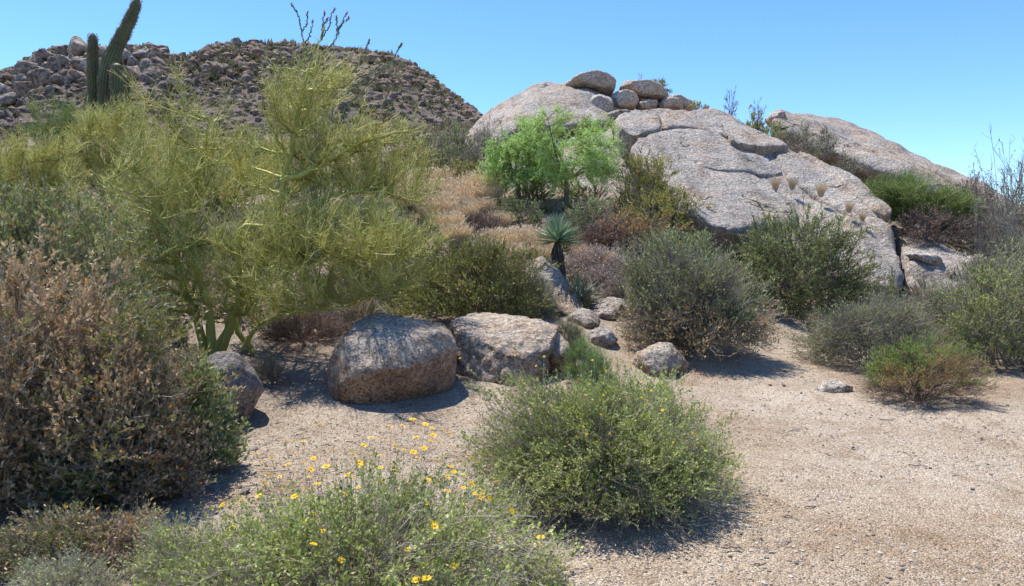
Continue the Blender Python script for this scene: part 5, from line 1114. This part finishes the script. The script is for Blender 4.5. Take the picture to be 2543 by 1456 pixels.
own('dry_shrub', 'tangle of grey twigs between the palo verde trunk and egg-shaped boulder', 'shrub', 760, 1000, 730, 10.4, dict(n_main=20, n_sub=300, n_tw=3600, n_leaf=1500, up=.4, twl=.2, rt=.002, amp=.5, r0=.008, stem_tone=.45), M_gray, M_joj, 83)
own('weed_sprigs', 'thin sprigs with tiny yellow heads at the foot of the flat-topped boulder', 'weed', 1250, 1340, 925, 6.9, dict(n_main=12, n_sub=60, n_tw=300, n_leaf=900, ll=.014, lw=.008, up=1.0, twl=.10, rt=.0011, amp=.5, r0=.003, stem_tone=.6), M_pink, M_enc, 84)

# prickly pear behind the central bush
def prickly():
    b = at(1650, 1003, 6.0); b[2] = Hs(b[0], 6.0); t = thing('prickly_pear_cactus', 'small golden-green prickly pear peeking out behind the central brittlebush', 'cactus', tuple(b))
    vv, ff = ico(3); r = np.random.default_rng(2)
    for (x, y, z, s, a, l) in [(-.06, 0, .08, .085, .2, 0), (.03, .02, .10, .09, 1.0, .2), (-.07, 0, .22, .075, .4, -.2), (.06, .02, .23, .075, .9, .25), (.10, -.05, .07, .06, 1.6, .5)]:
        P = vv * [s * .75, s * .17, s]; ca, sa = math.cos(a), math.sin(a); P = np.stack([P[:, 0] * ca - P[:, 1] * sa, P[:, 0] * sa + P[:, 1] * ca, P[:, 2]], 1); P[:, 0] += P[:, 2] * l
        C_ = np.array([x, y, z]); o = link('pad', mk_mesh('pad', P + C_, ff, M_pad, r.random(len(P))), t)
        k = r.integers(0, len(vv), 260); link('spines', Acc().add(leaves(P[k] + C_, unit(vv[k] + r.normal(0, .4, (260, 3))), unit(r.normal(size=(260, 3))), .022, .0035), r.random(260)).mesh('spines', M_spine, False), o)
M_pad = leaf_mat('prickly_pear_skin', [(.16, .14, .03), (.25, .20, .05), (.33, .24, .07)], 0)
prickly()

# ---------------------------------------------------------------- loose stones, gravel and litter
def stone(u, v, wpx, label, seed, mat, group=None, hf=.6):
    s, e = ray(u, v); d = 4.0
    for _ in range(30): d = (Hs(s * d, d) - CAMZ) / e
    wd = wpx / FPX * d / 2; r = np.random.default_rng(seed)
    p = unit(r.normal(size=(14, 3))) * r.uniform(.8, 1.05, (14, 1)) * [1, .8, hf]
    me = remeshed([('hull', p)], .16, 2, [('CLOUDS', .5, .12, {})]); me.materials.clear(); me.materials.append(mat); me.polygons.foreach_set('use_smooth', np.ones(len(me.polygons), bool)); me.name = 'stone'
    o = link('stone', me, None, (s * d, d, Hs(s * d, d) + wd * hf * .35)); o.scale = (wd,) * 3; o.rotation_euler = (0, 0, r.uniform(0, 6)); tag(o, label, 'stone', group)
m_st = rock_mat('stone_grey', scale=1.0, warm=.3, dark=.3, bumpd=.02, val=1.05); m_st2 = rock_mat('stone_brown', scale=1.0, warm=.9, dark=.6, bumpd=.02, val=.62)
for i, (x, y, w_, lab, mt) in enumerate([(502,460,34,'dark grey stone in the shade edge of the dry grey shrub',m_st2),(434,458,28,'brown stone left of the dark grey one by the dry shrub',m_st2),(587,497,24,'small grey stone left of the flat slab on the path',m_st),
    (730,581,28,'brown cube-like stone just below the flat slab on the path',m_st2),(857,597,16,'tiny reddish stone right of the brown cube-like stone',m_st2),(613,676,26,'low grey pebble cluster stone in the middle of the open gravel',m_st),
    (697,757,20,'small dark stone in the centre of the open gravel',m_st2),(848,768,28,'whitish flat stone in the centre of the open gravel',m_st),(1230,870,24,'reddish-brown stone on the gravel right of centre',m_st2),
    (985,912,20,'small grey-black stone below the centre of the open gravel',m_st2),(1435,976,34,'buff stone on the gravel towards the right edge',m_st),(1472,1370,60,'large pale quartz stone near the bottom right corner',m_st),
    (1662,1420,34,'grey stone at the very bottom right corner',m_st2),(1614,560,26,'brown stone at the right edge below the wiry bush',m_st2),(828,856,16,'tiny pink stone under the whitish flat one',m_st),(932,1021,22,'pinkish stone on the lower middle gravel',m_st),
    (1045,1313,26,'whitish chip on the gravel near the bottom',m_st),(163,1433,20,'dark chip at the bottom centre gravel',m_st2),(390,1220,24,'pale chip below the central brittlebush shade',m_st),(683,790,14,'tiny dark stone beside the twig in the open gravel',m_st2)]):
    stone(1694.9 + .4994 * x, 728.8 + .4994 * y, w_ * .5, lab, 300 + i, mt, None, .55)
for i, (u, v, w_, lab, mt) in enumerate([(630,1118,30,'pale stone at the edge of shade left of the yellow flowers',m_st),(608,1222,40,'grey weathered stone at the left of the flowering brittlebush',m_st),(1440,1337,20,'small stone under the front of the central brittlebush',m_st),(655,1140,22,'greyish stone just right of the pale one in shade',m_st)]):
    stone(u, v, w_, lab, 340 + i, mt)
def twig(x, y, L, ang, label, i):
    u, v = 1694.9 + .4994 * x, 728.8 + .4994 * y; s, e = ray(u, v); d = (0 - CAMZ) / e; r = np.random.default_rng(i); L = L * .5 / FPX * d
    g = Hs(s * d, d); K = np.linspace(-.5, .5, 6)[:, None]; P = K * [math.cos(ang) * L, math.sin(ang) * L, 0] + r.normal(0, .006, (6, 3)) * [1, 1, .5] + [0, 0, .012]
    o = link('twig', Acc().add(tubes(P[None], np.full((1, 6), .004), 5), .3).mesh('twig', M_brown_twig), None, (s * d, d, g)); tag(o, label, 'twig')
for i, (x, y, L, a, lab) in enumerate([(722,800,36,-.6,'short thick dark twig in the middle of the open gravel'),(1010,630,70,.05,'dark twig lying on the gravel left of the rust-tipped bush'),(1150,858,55,.05,'thin twig lying on the gravel right of centre'),
    (408,1005,36,-1.0,'thin curved twig on the gravel right of the central brittlebush'),(233,1270,80,.1,'twig on the gravel just below the central brittlebush'),(640,1063,70,.1,'faint thin twig on the lower middle gravel'),(380,1357,60,.05,'twig near the bottom of the gravel'),(1560,660,90,.02,'long thin twig at the right edge of the gravel'),(520,1110,40,-.6,'dark twig piece on the gravel below the middle')]):
    twig(x, y, L, a, lab, i)

def mass(name, label, mat, n, seed, base_v, base_f, smin, smax, pos, lift, smooth=False, tilt=0.0):
    r = np.random.default_rng(seed); x, y = pos(r, n); z = H(x, y) + fbm(x * 1.1, y * 1.1, 0, 3, 5) * .07 + fbm(x * 6, y * 6, 0, 3, 9) * .022
    V = base_v[r.integers(0, len(base_v), n)]; sz = smin * (smax / smin) ** (r.random(n) ** 3); V = V * sz[:, None, None] * r.uniform(.6, 1.2, (n, 1, 3))
    a = r.uniform(0, 6.28, n); ca, sa = np.cos(a)[:, None], np.sin(a)[:, None]; X_ = V[..., 0] * ca - V[..., 1] * sa; Y_ = V[..., 0] * sa + V[..., 1] * ca
    P = np.stack([X_ + x[:, None], Y_ + y[:, None], V[..., 2] + (z + sz * lift)[:, None]], -1); k = V.shape[1]
    F_ = (base_f[None] + (np.arange(n) * k)[:, None, None]).reshape(-1, base_f.shape[1])
    tag(link(name, mk_mesh(name, P.reshape(-1, 3), F_, mat, np.repeat(r.random(n), k), smooth)), label, None, kind='stuff')
def pos_near(r, n):
    y = 2.0 + 7.5 * r.random(n) ** 1.3; return (r.uniform(-.95, .95, n) * y), y
def pos_mid(r, n):
    y = 3.0 + 12 * r.random(n) ** 1.2; return r.uniform(-.9, .9, n) * y, y
v1, f1 = ico(1); pb = np.array([v1 * np.array([1, np.random.default_rng(i).uniform(.6, .9), np.random.default_rng(i).uniform(.35, .7)]) * np.random.default_rng(i + 9).uniform(.75, 1.1, (12, 1)) for i in range(16)])
M_peb = leaf_mat('gravel_grain', [(.13, .10, .08), (.28, .22, .17), (.37, .29, .225), (.43, .37, .30), (.50, .46, .40)], 0, .9, .2, .15)
mass('gravel', 'loose pinkish granite gravel', M_peb, 60000, 1, pb, f1, .003, .017, pos_near, .15)
lv = np.array([leaves(np.zeros((1, 3)), np.array([[1, 0, q]]), np.array([[0, .2, 1.]]), 1, .5)[0] for q in (.1, .3, -.1)])
M_lit = leaf_mat('leaf_litter', [(.09, .06, .045), (.22, .15, .11), (.36, .28, .22)], .1, .8, .2)
mass('leaf_litter', 'dry fallen leaves scattered below the shrubs', M_lit, 26000, 2, lv, np.array([[0, 1, 2, 3]]), .015, .04, lambda r, n: ((lambda y: (np.where(r.random(n) < .6, r.uniform(-.8, -.08, n), r.uniform(-.8, .7, n)) * y, y))(4.2 + 9 * r.random(n))), .25)
tv = np.array([tubes(np.array([[[-.5, 0, 0], [0, r_ * .2, .03], [.5, 0, 0]]]), np.full((1, 3), .03), 3)[0] for r_ in (-1, .3, 1)]); tf = tubes(np.zeros((1, 3, 3)) + np.arange(3)[None, :, None], np.ones((1, 3)), 3)[1]
mass('twig_litter', 'fine fallen twigs scattered on the ground', M_gray, 5000, 4, tv, tf, .03, .14, lambda r, n: ((lambda y: (np.where(r.random(n) < .7, r.uniform(-.8, -.0, n), r.uniform(-.8, .7, n)) * y, y))(3.5 + 9 * r.random(n))), .06)
# small weeds as ground cover between the bushes on the slopes
def ground_weeds():
    r = np.random.default_rng(12); n = 1500; a = Acc()
    y = 10 + 34 * r.random(n) ** 1.1; x = r.uniform(-.85, .12, n) * y
    x2 = r.uniform(.55, .9, 160); y2 = 11 + 12 * r.random(160); x = np.concatenate([x, x2 * y2]); y = np.concatenate([y, y2]); n = len(x); z = H(x, y)
    m = 44; c = np.repeat(np.stack([x, y, z], 1), m, 0); s = np.repeat(r.uniform(.12, .42, n) * (1 + y / 40), m)[:, None]; dd = unit(r.normal(size=(n * m, 3)) + [0, 0, .9]); dd[:, 2] = np.abs(dd[:, 2])
    P0 = c + dd * s * r.uniform(.0, .7, (n * m, 1)) * [1, 1, .8]
    a.add(leaves(P0, unit(dd + r.normal(0, .4, dd.shape)), unit(r.normal(size=dd.shape)), s[:, 0] * .55, s[:, 0] * .10), np.clip(np.repeat(r.random(n), m) + r.normal(0, .12, n * m), 0, 1))
    tag(link('low_weeds', a.mesh('low_weeds', M_weed, False)), 'low dry weeds and grass covering the slope behind the shrubs', None, kind='stuff')
M_weed = leaf_mat('weed_mix', [(.08, .10, .04), (.14, .15, .07), (.24, .20, .11), (.40, .30, .18), (.22, .17, .14)], .25, .7, .2)
ground_weeds()
